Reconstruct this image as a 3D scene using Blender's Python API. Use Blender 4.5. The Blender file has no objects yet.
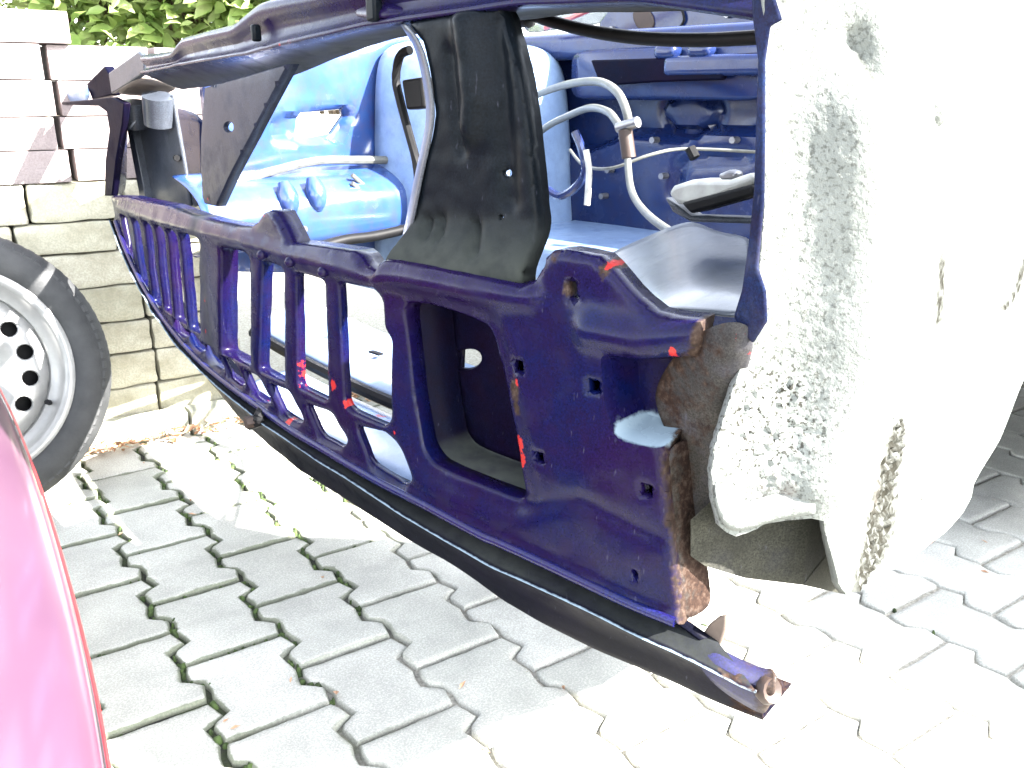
import bpy, bmesh, math, random
import numpy as np
from mathutils import Vector, Matrix, noise
from mathutils.geometry import delaunay_2d_cdt

random.seed(7)
scn = bpy.context.scene
COL = scn.collection

# ------------------------------------------------------------------ camera
FPX, PITCH, CAMH = 890.0, math.radians(18.0), 0.81
cam = bpy.data.cameras.new('camera')
cam.sensor_width = 36.0
cam.lens = 36.0 * FPX / 1024.0
cam.clip_start = 0.02
cam.clip_end = 400
camo = bpy.data.objects.new('camera', cam)
COL.objects.link(camo)
camo.location = (0, 0, CAMH)
camo.rotation_euler = (math.pi / 2 - PITCH, 0, 0)
scn.camera = camo

# ------------------------------------------------------------------ car frame (A: to the near side, R: to the rear)
A = Vector((math.sqrt(.5), -math.sqrt(.5), 0))
R = Vector((math.sqrt(.5), math.sqrt(.5), 0))
C0 = Vector((-.305, 1.28, 0))


def car(a, b, z):
    return C0 + A * a + R * b + Vector((0, 0, z))


# ------------------------------------------------------------------ world, sun, exposure
SUN_AB, SUN_EL = (.90, .40), math.radians(36)
sh = (A * SUN_AB[0] + R * SUN_AB[1]).normalized()
sdir = Vector((sh.x * math.cos(SUN_EL), sh.y * math.cos(SUN_EL), math.sin(SUN_EL)))
world = bpy.data.worlds.new('World')
scn.world = world
world.use_nodes = True
nt = world.node_tree
sky = nt.nodes.new('ShaderNodeTexSky')
sky.sky_type = 'NISHITA'
sky.sun_disc = False
sky.sun_elevation = SUN_EL
sky.sun_rotation = math.atan2(sdir.x, sdir.y)
bg = nt.nodes['Background']
bg.inputs['Strength'].default_value = .15
hsv = nt.nodes.new('ShaderNodeHueSaturation')
hsv.inputs['Saturation'].default_value = .36
nt.links.new(sky.outputs['Color'], hsv.inputs['Color'])
nt.links.new(hsv.outputs['Color'], bg.inputs['Color'])
sun = bpy.data.lights.new('sun', 'SUN')
sun.energy = 5.0
sun.angle = math.radians(.6)
sun.color = (1, .96, .9)
suno = bpy.data.objects.new('sun', sun)
COL.objects.link(suno)
suno.rotation_euler = sdir.to_track_quat('Z', 'Y').to_euler()
suno.location = (3, -1, 5)
scn.view_settings.view_transform = 'Standard'
scn.view_settings.look = 'None'
scn.view_settings.gamma = 1
scn.view_settings.exposure = 3.75
scn.view_settings.use_curve_mapping = False

# ------------------------------------------------------------------ pixel rays
CP, SP = math.cos(PITCH), math.sin(PITCH)


def ray(px, py):
    u, v = (px - 512) / FPX, (py - 384) / FPX
    return Vector((u, CP - v * SP, -SP - v * CP))


CAM = Vector((0, 0, CAMH))


def at_b(px, py, b):            # point of the plane at distance b behind the car's nose
    d = ray(px, py)
    t = (b - (CAM - C0).dot(R)) / d.dot(R)
    return CAM + d * t


def at_a(px, py, a):
    d = ray(px, py)
    t = (a - (CAM - C0).dot(A)) / d.dot(A)
    return CAM + d * t


def at_z(px, py, z):
    d = ray(px, py)
    return CAM + d * ((z - CAMH) / d.z)


def at_Z(px, py, Z):
    return CAM + ray(px, py) * Z


# ------------------------------------------------------------------ materials
def M(name):
    m = bpy.data.materials.new(name)
    m.use_nodes = True
    t = m.node_tree
    return m, t, t.nodes['Principled BSDF']


def nd(t, kind, **kw):
    n = t.nodes.new(kind)
    for k, v in kw.items():
        if k in ('operation', 'blend_type', 'data_type', 'attribute_name', 'feature', 'noise_dimensions', 'attribute_type'):
            setattr(n, k, v)
        else:
            n.inputs[k].default_value = v
    return n


def coords(t, kind='Object'):
    n = t.nodes.new('ShaderNodeTexCoord')
    return n.outputs[kind]


def noi(t, vec, scale, detail=4, rough=.55):
    n = nd(t, 'ShaderNodeTexNoise', Scale=scale, Detail=detail, Roughness=rough)
    t.links.new(vec, n.inputs['Vector'])
    return n.outputs['Fac']


def ramp(t, fac, stops):
    n = t.nodes.new('ShaderNodeValToRGB')
    el = n.color_ramp.elements
    while len(el) < len(stops):
        el.new(.5)
    for e, (p, c) in zip(el, stops):
        e.position = p
        e.color = (c, c, c, 1) if isinstance(c, (int, float)) else (*c, 1)
    t.links.new(fac, n.inputs['Fac'])
    return n.outputs['Color']


def mix(t, fac, c1, c2, blend='MIX'):
    n = t.nodes.new('ShaderNodeMix')
    n.data_type = 'RGBA'
    n.blend_type = blend
    for sock, v in ((n.inputs[0], fac), (n.inputs[6], c1), (n.inputs[7], c2)):
        if isinstance(v, (int, float)):
            sock.default_value = v
        elif isinstance(v, tuple):
            sock.default_value = (*v, 1)
        else:
            t.links.new(v, sock)
    return n.outputs[2]


def mth(t, op, a, b=0.):
    n = t.nodes.new('ShaderNodeMath')
    n.operation = op
    n.use_clamp = op in ('MULTIPLY', 'ADD', 'SUBTRACT')
    for s, v in ((n.inputs[0], a), (n.inputs[1], b)):
        if isinstance(v, (int, float)):
            s.default_value = v
        else:
            t.links.new(v, s)
    return n.outputs[0]


def attr(t, name):
    n = nd(t, 'ShaderNodeAttribute', attribute_name=name)
    return n.outputs['Fac']


def bump(t, p, h, strength=.3, dist=.002):
    n = nd(t, 'ShaderNodeBump', Strength=strength, Distance=dist)
    t.links.new(h, n.inputs['Height'])
    t.links.new(n.outputs['Normal'], p.inputs['Normal'])


def paint_mat(name, c1, c2, rough=.3, coat=.5, dirt=.25, spec=.5, gr=1.):
    m, t, p = M(name)
    v = coords(t)
    big = ramp(t, noi(t, v, 7, 3), [(.38, 0), (.66, 1)])
    col = mix(t, big, c1, c2)
    # dusty film in irregular patches
    fl = ramp(t, noi(t, v, 23, 6, .65), [(.5, 0), (.8, 1)])
    fine = noi(t, v, 400, 2)
    grain = ramp(t, noi(t, v, 520, 3, .8), [(.35, 1 - .55 * gr), (.65, 1 + .7 * gr)])
    col = mix(t, 1., col, grain, 'MULTIPLY')
    mot = ramp(t, noi(t, v, 34, 5, .7), [(.42, 0), (.70, 1)])
    col = mix(t, mth(t, 'MULTIPLY', mot, .5), col, (c2[0] * 1.6, c1[1] * .8, c1[2] * .55) if c1[2] > 4 * c1[0] else tuple(q * .6 for q in c1))
    col = mix(t, mth(t, 'MULTIPLY', fl, dirt), col, (.035, .035, .05))
    # scratches: stretched noise
    mp = nd(t, 'ShaderNodeMapping')
    mp.inputs['Scale'].default_value = (260, 14, 60)
    mp.inputs['Rotation'].default_value = (.5, .3, .8)
    t.links.new(v, mp.inputs['Vector'])
    scr = ramp(t, noi(t, mp.outputs['Vector'], 1, 2), [(.70, 0), (.76, 1)])
    col = mix(t, mth(t, 'MULTIPLY', scr, .2), col, (.08, .08, .11))
    dust = attr(t, 'dust')
    col = mix(t, mth(t, 'MULTIPLY', dust, ramp(t, noi(t, v, 60, 5), [(.25, .55), (.6, 1)])), col, (.030, .033, .028))
    glintm = ramp(t, mth(t, 'ADD', attr(t, 'glint_wear'), mth(t, 'MULTIPLY', noi(t, v, 90, 5, .7), .8)), [(.45, 0), (.75, 1)])
    glintm = mth(t, 'MULTIPLY', glintm, ramp(t, attr(t, 'glint_wear'), [(0, 0), (.1, 1)]))
    col = mix(t, glintm, col, (.13, .17, .20))  # pale sky reflection and silver edge highlight painted over the paint
    ra = mth(t, 'MULTIPLY', attr(t, 'rust'), .75)
    rs = mth(t, 'ADD', ra, mth(t, 'MULTIPLY', mth(t, 'SUBTRACT', noi(t, v, 42, 7, .75), .35), 1.5))
    rmask = ramp(t, rs, [(.52, 0), (.78, 1)])
    rmask = mth(t, 'MULTIPLY', rmask, ramp(t, attr(t, 'rust'), [(0, 0), (.35, 1)]))
    rcol = ramp(t, noi(t, v, 150, 6, .7), [(.3, (.006, .004, .0035)), (.5, (.018, .010, .007)), (.7, (.050, .035, .027))])
    col = mix(t, rmask, col, rcol)
    rd = mth(t, 'ADD', mth(t, 'MULTIPLY', attr(t, 'red'), .8), mth(t, 'MULTIPLY', mth(t, 'SUBTRACT', noi(t, v, 85, 6, .7), .35), 1.3))
    redm = ramp(t, rd, [(.66, 0), (.74, 1)])
    redm = mth(t, 'MULTIPLY', redm, ramp(t, attr(t, 'red'), [(0, 0), (.3, 1)]))
    col = mix(t, redm, col, (.22, .013, .012))
    t.links.new(col, p.inputs['Base Color'])
    rr = mth(t, 'ADD', mth(t, 'MULTIPLY', fl, .25), rough)
    rr = mth(t, 'ADD', rr, mth(t, 'MULTIPLY', mth(t, 'ADD', dust, rmask), .45))
    t.links.new(rr, p.inputs['Roughness'])
    p.inputs['Coat Weight'].default_value = coat
    p.inputs['Specular IOR Level'].default_value = spec
    p.inputs['Coat Roughness'].default_value = .18
    bump(t, p, mth(t, 'ADD', mth(t, 'MULTIPLY', fine, .25), mth(t, 'MULTIPLY', noi(t, v, 60, 5), .7)), .18, .0015)
    return m


PAINT = paint_mat('navy_paint', (.0011, .0024, .0200), (.0042, .0014, .0165), .24, .0, .03, .11)
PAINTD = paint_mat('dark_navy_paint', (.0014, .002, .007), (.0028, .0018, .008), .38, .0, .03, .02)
BAYB = paint_mat('bay_blue_paint', (.0036, .0105, .050), (.0065, .016, .062), .2, .1, .03, .3, .4)  # darker copy of the bay paint, for the shaded firewall and cowl
BAYLIT = paint_mat('sunlit_bay_paint', (.012, .034, .125), (.022, .052, .150), .16, .4, .06, .5, .15)  # lit copy of the bay paint: sun on far wing and rail
BAYL = paint_mat('sunlit_pale_paint', (.12, .18, .30), (.17, .24, .36), .3, .3, .1, .5, .15)  # pale copy, sunlight on tower, shelf and crossmember put into the colour
BLACKP = paint_mat('black_panel_paint', (.0022, .0032, .0048), (.0024, .0036, .0050), .36, .0, .03, .05)
LIPM = paint_mat('lip_paint', (.0014, .0017, .0042), (.0022, .0018, .006), .4, .0, .03, .015)
BEADM = paint_mat('bead_paint', (.0025, .0045, .036), (.006, .004, .034), .25, .1, .05, .2)
RUSTY = paint_mat('rusty_steel', (.016, .0155, .016), (.032, .028, .022), .6, .0, .5, .1)
GREYP = paint_mat('grey_primer', (.022, .026, .034), (.040, .045, .054), .36, .1, .12, .3)


def simple(name, c, rough=.5, metal=0., coat=0., var=.25, scale=40, bmp=.15, bd=.001):
    m, t, p = M(name)
    v = coords(t)
    n = ramp(t, noi(t, v, scale, 5, .6), [(.3, 1 - var), (.7, 1 + var)])
    col = mix(t, 1., (c[0], c[1], c[2]), n, 'MULTIPLY')
    t.links.new(col, p.inputs['Base Color'])
    p.inputs['Roughness'].default_value = rough
    p.inputs['Metallic'].default_value = metal
    p.inputs['Coat Weight'].default_value = coat
    if bmp:
        bump(t, p, noi(t, v, scale * 4, 4), bmp, bd)
    return m


BLACK = simple('black_rubber', (.004, .004, .0045), .55)
BLACK.node_tree.nodes['Principled BSDF'].inputs['Specular IOR Level'].default_value = .12
HOSE = simple('grey_hose', (.065, .067, .060), .5)
STEEL = simple('bare_steel', (.16, .16, .17), .35, .8)
BRASS = simple('corroded_bolt', (.024, .013, .009), .6, .2)
TANP = simple('dusty_tan_underside', (.09, .075, .065), .6)
WHITEP = simple('weathered_white_plastic', (.30, .30, .28), .5)

# apron: white-grey stone-chip coating
APRON, t, p = M('stonechip_coating')
v = coords(t)
n1 = noi(t, v, 14, 5)
col = mix(t, ramp(t, n1, [(.35, 0), (.7, 1)]), (.090, .096, .090), (.130, .137, .130))
spk = ramp(t, noi(t, v, 260, 3, .6), [(.54, 0), (.62, 1)])
col = mix(t, mth(t, 'MULTIPLY', spk, mth(t, 'ADD', .10, mth(t, 'MULTIPLY', attr(t, 'rough'), 1.0))), col, (.018, .017, .014))
rs = ramp(t, noi(t, v, 9, 4), [(.60, 0), (.78, 1)])
col = mix(t, mth(t, 'MULTIPLY', rs, .3), col, (.22, .12, .09))
dm = mth(t, 'MULTIPLY', attr(t, 'dirt'), ramp(t, noi(t, v, 70, 5, .7), [(.3, .75), (.5, 1)]))
col = mix(t, dm, col, (.009, .0085, .006))
col = mix(t, attr(t, 'red'), col, (.22, .05, .03))
t.links.new(col, p.inputs['Base Color'])
p.inputs['Roughness'].default_value = .75
p.inputs['Specular IOR Level'].default_value = .06
bump(t, p, noi(t, v, 230, 4, .6), .55, .004)

# paver concrete
PAVER, t, p = M('paver_concrete')
v = coords(t)
oi = t.nodes.new('ShaderNodeObjectInfo')
add = nd(t, 'ShaderNodeVectorMath', operation='ADD')
t.links.new(v, add.inputs[0])
comb = t.nodes.new('ShaderNodeCombineXYZ')
t.links.new(mth(t, 'MULTIPLY', oi.outputs['Random'], 1), comb.inputs[0])
sc = nd(t, 'ShaderNodeVectorMath', operation='SCALE')
sc.inputs['Scale'].default_value = 60
t.links.new(comb.outputs[0], sc.inputs[0])
t.links.new(sc.outputs[0], add.inputs[1])
v = add.outputs[0]
base = mix(t, oi.outputs['Random'], (.45, .445, .39), (.54, .53, .475))
base = mix(t, ramp(t, noi(t, v, 9, 5), [(.35, 0), (.72, .55)]), base, (.25, .255, .22))
base = mix(t, ramp(t, noi(t, v, 330, 3, .7), [(.44, .5), (.64, 0)]), base, (.17, .17, .155))
base = mix(t, ramp(t, noi(t, v, 480, 2, .7), [(.62, 0), (.72, .5)]), base, (.62, .6, .55))
mossm = mth(t, 'ADD', attr(t, 'edge'), mth(t, 'MULTIPLY', noi(t, v, 28, 5, .7), .9))
mossm = ramp(t, mossm, [(.82, 0), (1.0, .7)])
gp = t.nodes.new('ShaderNodeNewGeometry')
sx = t.nodes.new('ShaderNodeSeparateXYZ')
t.links.new(gp.outputs['Position'], sx.inputs[0])
shade_moss = mth(t, 'ADD', mth(t, 'MULTIPLY', sx.outputs[0], -1.), mth(t, 'MULTIPLY', noi(t, gp.outputs['Position'], 4, 4), .5))
shade_moss = ramp(t, shade_moss, [(.32, 0), (.62, 1)])
base = mix(t, mth(t, 'MULTIPLY', mossm, shade_moss), base, (.045, .060, .018))  # moss kept to the shaded left, sunlit right edges painted clean
stain = ramp(t, noi(t, gp.outputs['Position'], 3.2, 6, .65), [(.36, .80), (.62, 1.06)])
base = mix(t, 1., base, stain, 'MULTIPLY')
t.links.new(base, p.inputs['Base Color'])
p.inputs['Roughness'].default_value = .85
bump(t, p, noi(t, v, 300, 5, .7), .5, .0025)

# joint sand and soil
SAND, t, p = M('joint_sand')
v = coords(t)
c = mix(t, ramp(t, noi(t, v, 160, 4, .7), [(.35, 0), (.65, 1)]), (.20, .185, .155), (.42, .40, .34))
sx = t.nodes.new('ShaderNodeSeparateXYZ')
t.links.new(v, sx.inputs[0])
shade_moss = mth(t, 'ADD', mth(t, 'MULTIPLY', sx.outputs[0], -1.), mth(t, 'MULTIPLY', noi(t, v, 4, 4), .5))
shade_moss = ramp(t, shade_moss, [(.32, 0), (.62, 1)])
shade_moss = mth(t, 'MULTIPLY', shade_moss, ramp(t, mth(t, 'SUBTRACT', sx.outputs[1], 1.6), [(.45, 1), (.6, 0)]))
dk = mix(t, ramp(t, noi(t, v, 30, 5, .6), [(.40, 0), (.62, 1)]), (.016, .015, .012), (.028, .042, .010))
c = mix(t, shade_moss, c, dk)  # joints painted dark and mossy for shaded left, pale for sunlit right
t.links.new(c, p.inputs['Base Color'])
p.inputs['Roughness'].default_value = .95
bump(t, p, noi(t, v, 200, 5, .7), .9, .006)


def stone_mat(name, c1, c2, stain=(.14, .12, .07), amt=.5, rough=.85):
    m, t, p = M(name)
    v = coords(t, 'Object')
    oi = t.nodes.new('ShaderNodeObjectInfo')
    col = mix(t, oi.outputs['Random'], c1, c2)
    col = mix(t, ramp(t, noi(t, v, 11, 6, .65), [(.45, 0), (.75, amt)]), col, stain)
    col = mix(t, ramp(t, noi(t, v, 240, 3, .7), [(.4, .4), (.6, 0)]), col, (c1[0] * .5, c1[1] * .5, c1[2] * .5))
    t.links.new(col, p.inputs['Base Color'])
    p.inputs['Roughness'].default_value = rough
    bump(t, p, noi(t, v, 180, 5, .7), .5, .003)
    return m


BLOCKP = stone_mat('pinkish_block', (.18, .148, .143), (.235, .20, .195), (.12, .09, .083), .5)
BLOCKY = stone_mat('weathered_cobble', (.33, .32, .24), (.42, .40, .32), (.15, .13, .07), .7)
KERBM = stone_mat('kerb_concrete', (.24, .245, .20), (.29, .29, .24), (.13, .14, .08), .7)

# leaf materials
LEAF, t, p = M('green_leaf')
v = coords(t)
lc = ramp(t, noi(t, v, 9, 3), [(.3, (.13, .22, .05)), (.5, (.27, .36, .11)), (.7, (.45, .49, .24))])
t.links.new(lc, p.inputs['Base Color'])
p.inputs['Roughness'].default_value = .45
tr = t.nodes.new('ShaderNodeBsdfTranslucent')
t.links.new(lc, tr.inputs['Color'])
mx = t.nodes.new('ShaderNodeMixShader')
mx.inputs[0].default_value = .5
t.links.new(p.outputs[0], mx.inputs[1])
t.links.new(tr.outputs[0], mx.inputs[2])
t.links.new(mx.outputs[0], t.nodes['Material Output'].inputs['Surface'])
DRY, t, p = M('dry_leaf')
v = coords(t)
dc = ramp(t, noi(t, v, 35, 2), [(.3, (.18, .085, .04)), (.5, (.36, .20, .11)), (.68, (.50, .36, .24))])
t.links.new(dc, p.inputs['Base Color'])
p.inputs['Roughness'].default_value = .7
MOSS, t, p = M('moss')
v = coords(t)
mc = ramp(t, noi(t, v, 60, 3), [(.35, (.012, .022, .005)), (.6, (.040, .066, .014))])
t.links.new(mc, p.inputs['Base Color'])
p.inputs['Roughness'].default_value = .95
TWIG = simple('twig_bark', (.10, .07, .045), .8)
SOIL = simple('garden_soil', (.08, .06, .04), .95, scale=25, var=.4, bmp=.8, bd=.01)

# tyre and rim
TYRE, t, p = M('tyre_rubber')
v = coords(t)
c = mix(t, ramp(t, noi(t, v, 30, 5), [(.35, 0), (.7, 1)]), (.008, .009, .010), (.020, .021, .022))
t.links.new(c, p.inputs['Base Color'])
p.inputs['Roughness'].default_value = .7
bump(t, p, noi(t, v, 160, 4), .25, .002)
RIM = simple('silver_steel_rim', (.20, .20, .195), .4, .2, .2, .15, 25, .05)
PINKCAR, t, p = M('faded_red_paint')
v = coords(t)
c = mix(t, ramp(t, noi(t, v, 3, 3), [(.35, 0), (.7, 1)]), (.044, .020, .035), (.054, .027, .043))
t.links.new(c, p.inputs['Base Color'])
p.inputs['Roughness'].default_value = .30
p.inputs['Coat Weight'].default_value = .4
p.inputs['Coat Roughness'].default_value = .12
REDRIM = simple('red_edge_trim', (.2, .012, .012), .35, 0, .5)


# ------------------------------------------------------------------ mesh helpers
def finish(name, me, mat, parent=None, smooth=35, loc=None):
    me.validate()
    if smooth:
        for pl in me.polygons:
            pl.use_smooth = True
        me.set_sharp_from_angle(angle=math.radians(smooth))
    if mat is not None:
        me.materials.append(mat)
    o = bpy.data.objects.new(name, me)
    COL.objects.link(o)
    if parent is not None:
        o.parent = parent
        o.matrix_parent_inverse = parent.matrix_world.inverted()
    if loc is not None:
        o.location = loc
    return o


def empty(name, loc, label, cat, group=None):
    o = bpy.data.objects.new(name, None)
    COL.objects.link(o)
    o.empty_display_size = .1
    o.location = loc
    o['label'] = label
    o['category'] = cat
    if group:
        o['group'] = group
    o.matrix_world = Matrix.Translation(loc)
    return o


def mesh(verts, faces):
    me = bpy.data.meshes.new('m')
    me.from_pydata([tuple(v) for v in verts], [], faces)
    return me


def thick(o, t, offset=0.):
    m = o.modifiers.new('solid', 'SOLIDIFY')
    m.thickness = t
    m.offset = offset
    return o


def subsurf(o, n=2):
    m = o.modifiers.new('sub', 'SUBSURF')
    m.levels = n
    m.render_levels = n
    return o


def bevel(o, w=.004, seg=2):
    m = o.modifiers.new('bev', 'BEVEL')
    m.width = w
    m.segments = seg
    m.limit_method = 'ANGLE'
    m.angle_limit = math.radians(40)
    return o


def tube_mesh(pts, r, n=10, caps=True, sub=6):
    P = [Vector(q) for q in pts]
    # Catmull-Rom
    if len(P) > 2 and sub > 1:
        Q = []
        for i in range(len(P) - 1):
            p0, p1, p2, p3 = P[max(i - 1, 0)], P[i], P[i + 1], P[min(i + 2, len(P) - 1)]
            for k in range(sub):
                s = k / sub
                Q.append(.5 * ((2 * p1) + (p2 - p0) * s + (2 * p0 - 5 * p1 + 4 * p2 - p3) * s * s + (3 * p1 - p0 - 3 * p2 + p3) * s ** 3))
        Q.append(P[-1])
    else:
        Q = P
    vs, fs = [], []
    up = Vector((.3, .2, 1)).normalized()
    rr = r if callable(r) else (lambda s: r)
    for i, q in enumerate(Q):
        tg = (Q[min(i + 1, len(Q) - 1)] - Q[max(i - 1, 0)]).normalized()
        s1 = tg.cross(up)
        if s1.length < .1:
            s1 = tg.cross(Vector((1, 0, 0)))
        s1.normalize()
        s2 = tg.cross(s1)
        for k in range(n):
            an = 2 * math.pi * k / n
            vs.append(q + (s1 * math.cos(an) + s2 * math.sin(an)) * rr(i / max(1, len(Q) - 1)))
    for i in range(len(Q) - 1):
        for k in range(n):
            fs.append((i * n + k, i * n + (k + 1) % n, (i + 1) * n + (k + 1) % n, (i + 1) * n + k))
    if caps:
        fs.append(tuple(range(n))[::-1])
        fs.append(tuple((len(Q) - 1) * n + k for k in range(n)))
    return mesh(vs, fs)


def tube(name, pts, r, mat, parent=None, **kw):
    return finish(name, tube_mesh(pts, r, **kw), mat, parent, 40)


def bxmesh(c, sx, sy, sz, ax=None):
    """box about c with half sizes along axes ax"""
    ax = ax or (Vector((1, 0, 0)), Vector((0, 1, 0)), Vector((0, 0, 1)))
    vs = [c + ax[0] * sx * i + ax[1] * sy * j + ax[2] * sz * k for i in (-1, 1) for j in (-1, 1) for k in (-1, 1)]
    fs = [(0, 1, 3, 2), (4, 6, 7, 5), (0, 4, 5, 1), (2, 3, 7, 6), (0, 2, 6, 4), (1, 5, 7, 3)]
    return mesh(vs, fs)


CAX = (A, R, Vector((0, 0, 1)))


def carbox(name, a0, a1, b0, b1, z0, z1, mat, parent, bw=.008):
    o = finish(name, bxmesh(car((a0 + a1) / 2, (b0 + b1) / 2, (z0 + z1) / 2), abs(a1 - a0) / 2, abs(b1 - b0) / 2, abs(z1 - z0) / 2, CAX), mat, parent, 40)
    if bw:
        bevel(o, bw, 3)
    return o


def plate(name, pts, b, th, mat, parent, bw=.0, bfun=None):
    """polygon given by picture points on the plane b, thickened to the rear"""
    P = [at_b(x, y, b if bfun is None else bfun(x, y)) for x, y in pts]
    n = len(P)
    vs = P + [q + R * th for q in P]
    fs = [tuple(range(n)), tuple(range(2 * n - 1, n - 1, -1))]
    fs += [(i, (i + 1) % n, n + (i + 1) % n, n + i)[::-1] for i in range(n)]
    me = mesh(vs, fs)
    bm = bmesh.new()
    bm.from_mesh(me)
    bmesh.ops.recalc_face_normals(bm, faces=bm.faces)
    bm.to_mesh(me)
    bm.free()
    o = finish(name, me, mat, parent, 40)
    if bw:
        bevel(o, bw, 2)
    return o


def gridm(name, rows, mat, parent, sub=2, th=.002, attrs=None):
    """rows of world points -> smooth sheet"""
    nr, nc = len(rows), len(rows[0])
    vs = [q for r in rows for q in r]
    fs = [(i * nc + j, i * nc + j + 1, (i + 1) * nc + j + 1, (i + 1) * nc + j) for i in range(nr - 1) for j in range(nc - 1)]
    me = mesh(vs, fs)
    for k, vals in (attrs or {}).items():
        at = me.attributes.new(k, 'FLOAT', 'POINT')
        at.data.foreach_set('value', np.array(vals, dtype=np.float32))
    o = finish(name, me, mat, parent, 60)
    if sub:
        subsurf(o, sub)
    if th:
        thick(o, th)
    return o


class Ruled:
    """vertical curved sheet over a plan line; u = arc length, v = height, d = depth to the rear of it"""

    def __init__(self, pts):
        self.P = np.array([[q[0], q[1]] for q in pts], float)
        seg = np.linalg.norm(np.diff(self.P, axis=0), axis=1)
        self.S = np.concatenate([[0], np.cumsum(seg)])
        tg = np.gradient(self.P, axis=0)
        tg /= np.linalg.norm(tg, axis=1)[:, None]
        self.N = np.stack([-tg[:, 1], tg[:, 0]], 1)
        mid = self.P[len(self.P) // 2]
        if self.N[len(self.P) // 2] @ mid < 0:
            self.N = -self.N

    def hit(self, px, py, d=0.):
        r = ray(px, py)
        P = self.P + self.N * d
        w = P[:, 0] * r.y - P[:, 1] * r.x
        i = np.where(np.sign(w[1:]) != np.sign(w[:-1]))[0]
        if len(i) == 0:
            i = 0 if abs(w[0]) < abs(w[-1]) else len(w) - 2
        else:
            i = min(i, key=lambda q: P[q] @ P[q])
        s = w[i] / (w[i] - w[i + 1])
        q = P[i] + (P[i + 1] - P[i]) * s
        t = (q[0] * r.x + q[1] * r.y) / (r.x ** 2 + r.y ** 2)
        return self.S[i] + (self.S[i + 1] - self.S[i]) * s, CAMH + t * r.z

    def xyz(self, u, v, d=0.):
        u = np.asarray(u, float)
        x = np.interp(u, self.S, self.P[:, 0]) + np.interp(u, self.S, self.N[:, 0]) * d
        y = np.interp(u, self.S, self.P[:, 1]) + np.interp(u, self.S, self.N[:, 1]) * d
        # beyond the ends go straight on
        e0, e1 = self.P[1] - self.P[0], self.P[-1] - self.P[-2]
        e0 = e0 / np.linalg.norm(e0)
        e1 = e1 / np.linalg.norm(e1)
        lo, hi = np.minimum(u, 0), np.maximum(u - self.S[-1], 0)
        return np.stack([x + lo * e0[0] + hi * e1[0], y + lo * e0[1] + hi * e1[1], np.broadcast_to(v, u.shape)], -1)

    def p(self, px, py, d=0.):
        u, v = self.hit(px, py, d)
        return Vector(self.xyz(u, v, d))


def dens(poly, step, closed=True):
    out = []
    n = len(poly)
    for i in range(n if closed else n - 1):
        a, b = np.array(poly[i]), np.array(poly[(i + 1) % n])
        k = max(1, int(np.linalg.norm(b - a) / step))
        for j in range(k):
            out.append(a + (b - a) * j / k)
    if not closed:
        out.append(np.array(poly[-1]))
    return np.array(out)


def rounded(poly, r, n=4):
    """round the corners of a polygon given in metres"""
    out = []
    N = len(poly)
    P = [np.array(q, float) for q in poly]
    for i in range(N):
        a, b, c = P[i - 1], P[i], P[(i + 1) % N]
        l1, l2 = np.linalg.norm(a - b), np.linalg.norm(c - b)
        k = min(r, l1 * .45, l2 * .45)
        q0, q1 = b + (a - b) / l1 * k, b + (c - b) / l2 * k
        for j in range(n + 1):
            s = j / n
            out.append((1 - s) ** 2 * q0 + 2 * s * (1 - s) * b + s * s * q1)
    return out


def inside(P, poly):
    x, y = P[:, 0], P[:, 1]
    c = np.zeros(len(P), bool)
    n = len(poly)
    for i in range(n):
        x0, y0 = poly[i - 1]
        x1, y1 = poly[i]
        if y0 == y1:
            continue
        m = ((y0 > y) != (y1 > y)) & (x < (x1 - x0) * (y - y0) / (y1 - y0) + x0)
        c ^= m
    return c


def dist(P, poly, closed=True):
    poly = np.asarray(poly, float)
    a = poly if closed else poly[:-1]
    b = np.roll(poly, -1, axis=0) if closed else poly[1:]
    best = np.full(len(P), 9.)
    for p0, p1 in zip(a, b):
        e = p1 - p0
        L = e @ e + 1e-12
        s = np.clip(((P - p0) @ e) / L, 0, 1)
        dd = np.linalg.norm(P - p0 - s[:, None] * e, axis=1)
        best = np.minimum(best, dd)
    return best


def sstep(x, a, b):
    t = np.clip((x - a) / (b - a), 0, 1)
    return t * t * (3 - 2 * t)


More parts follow.
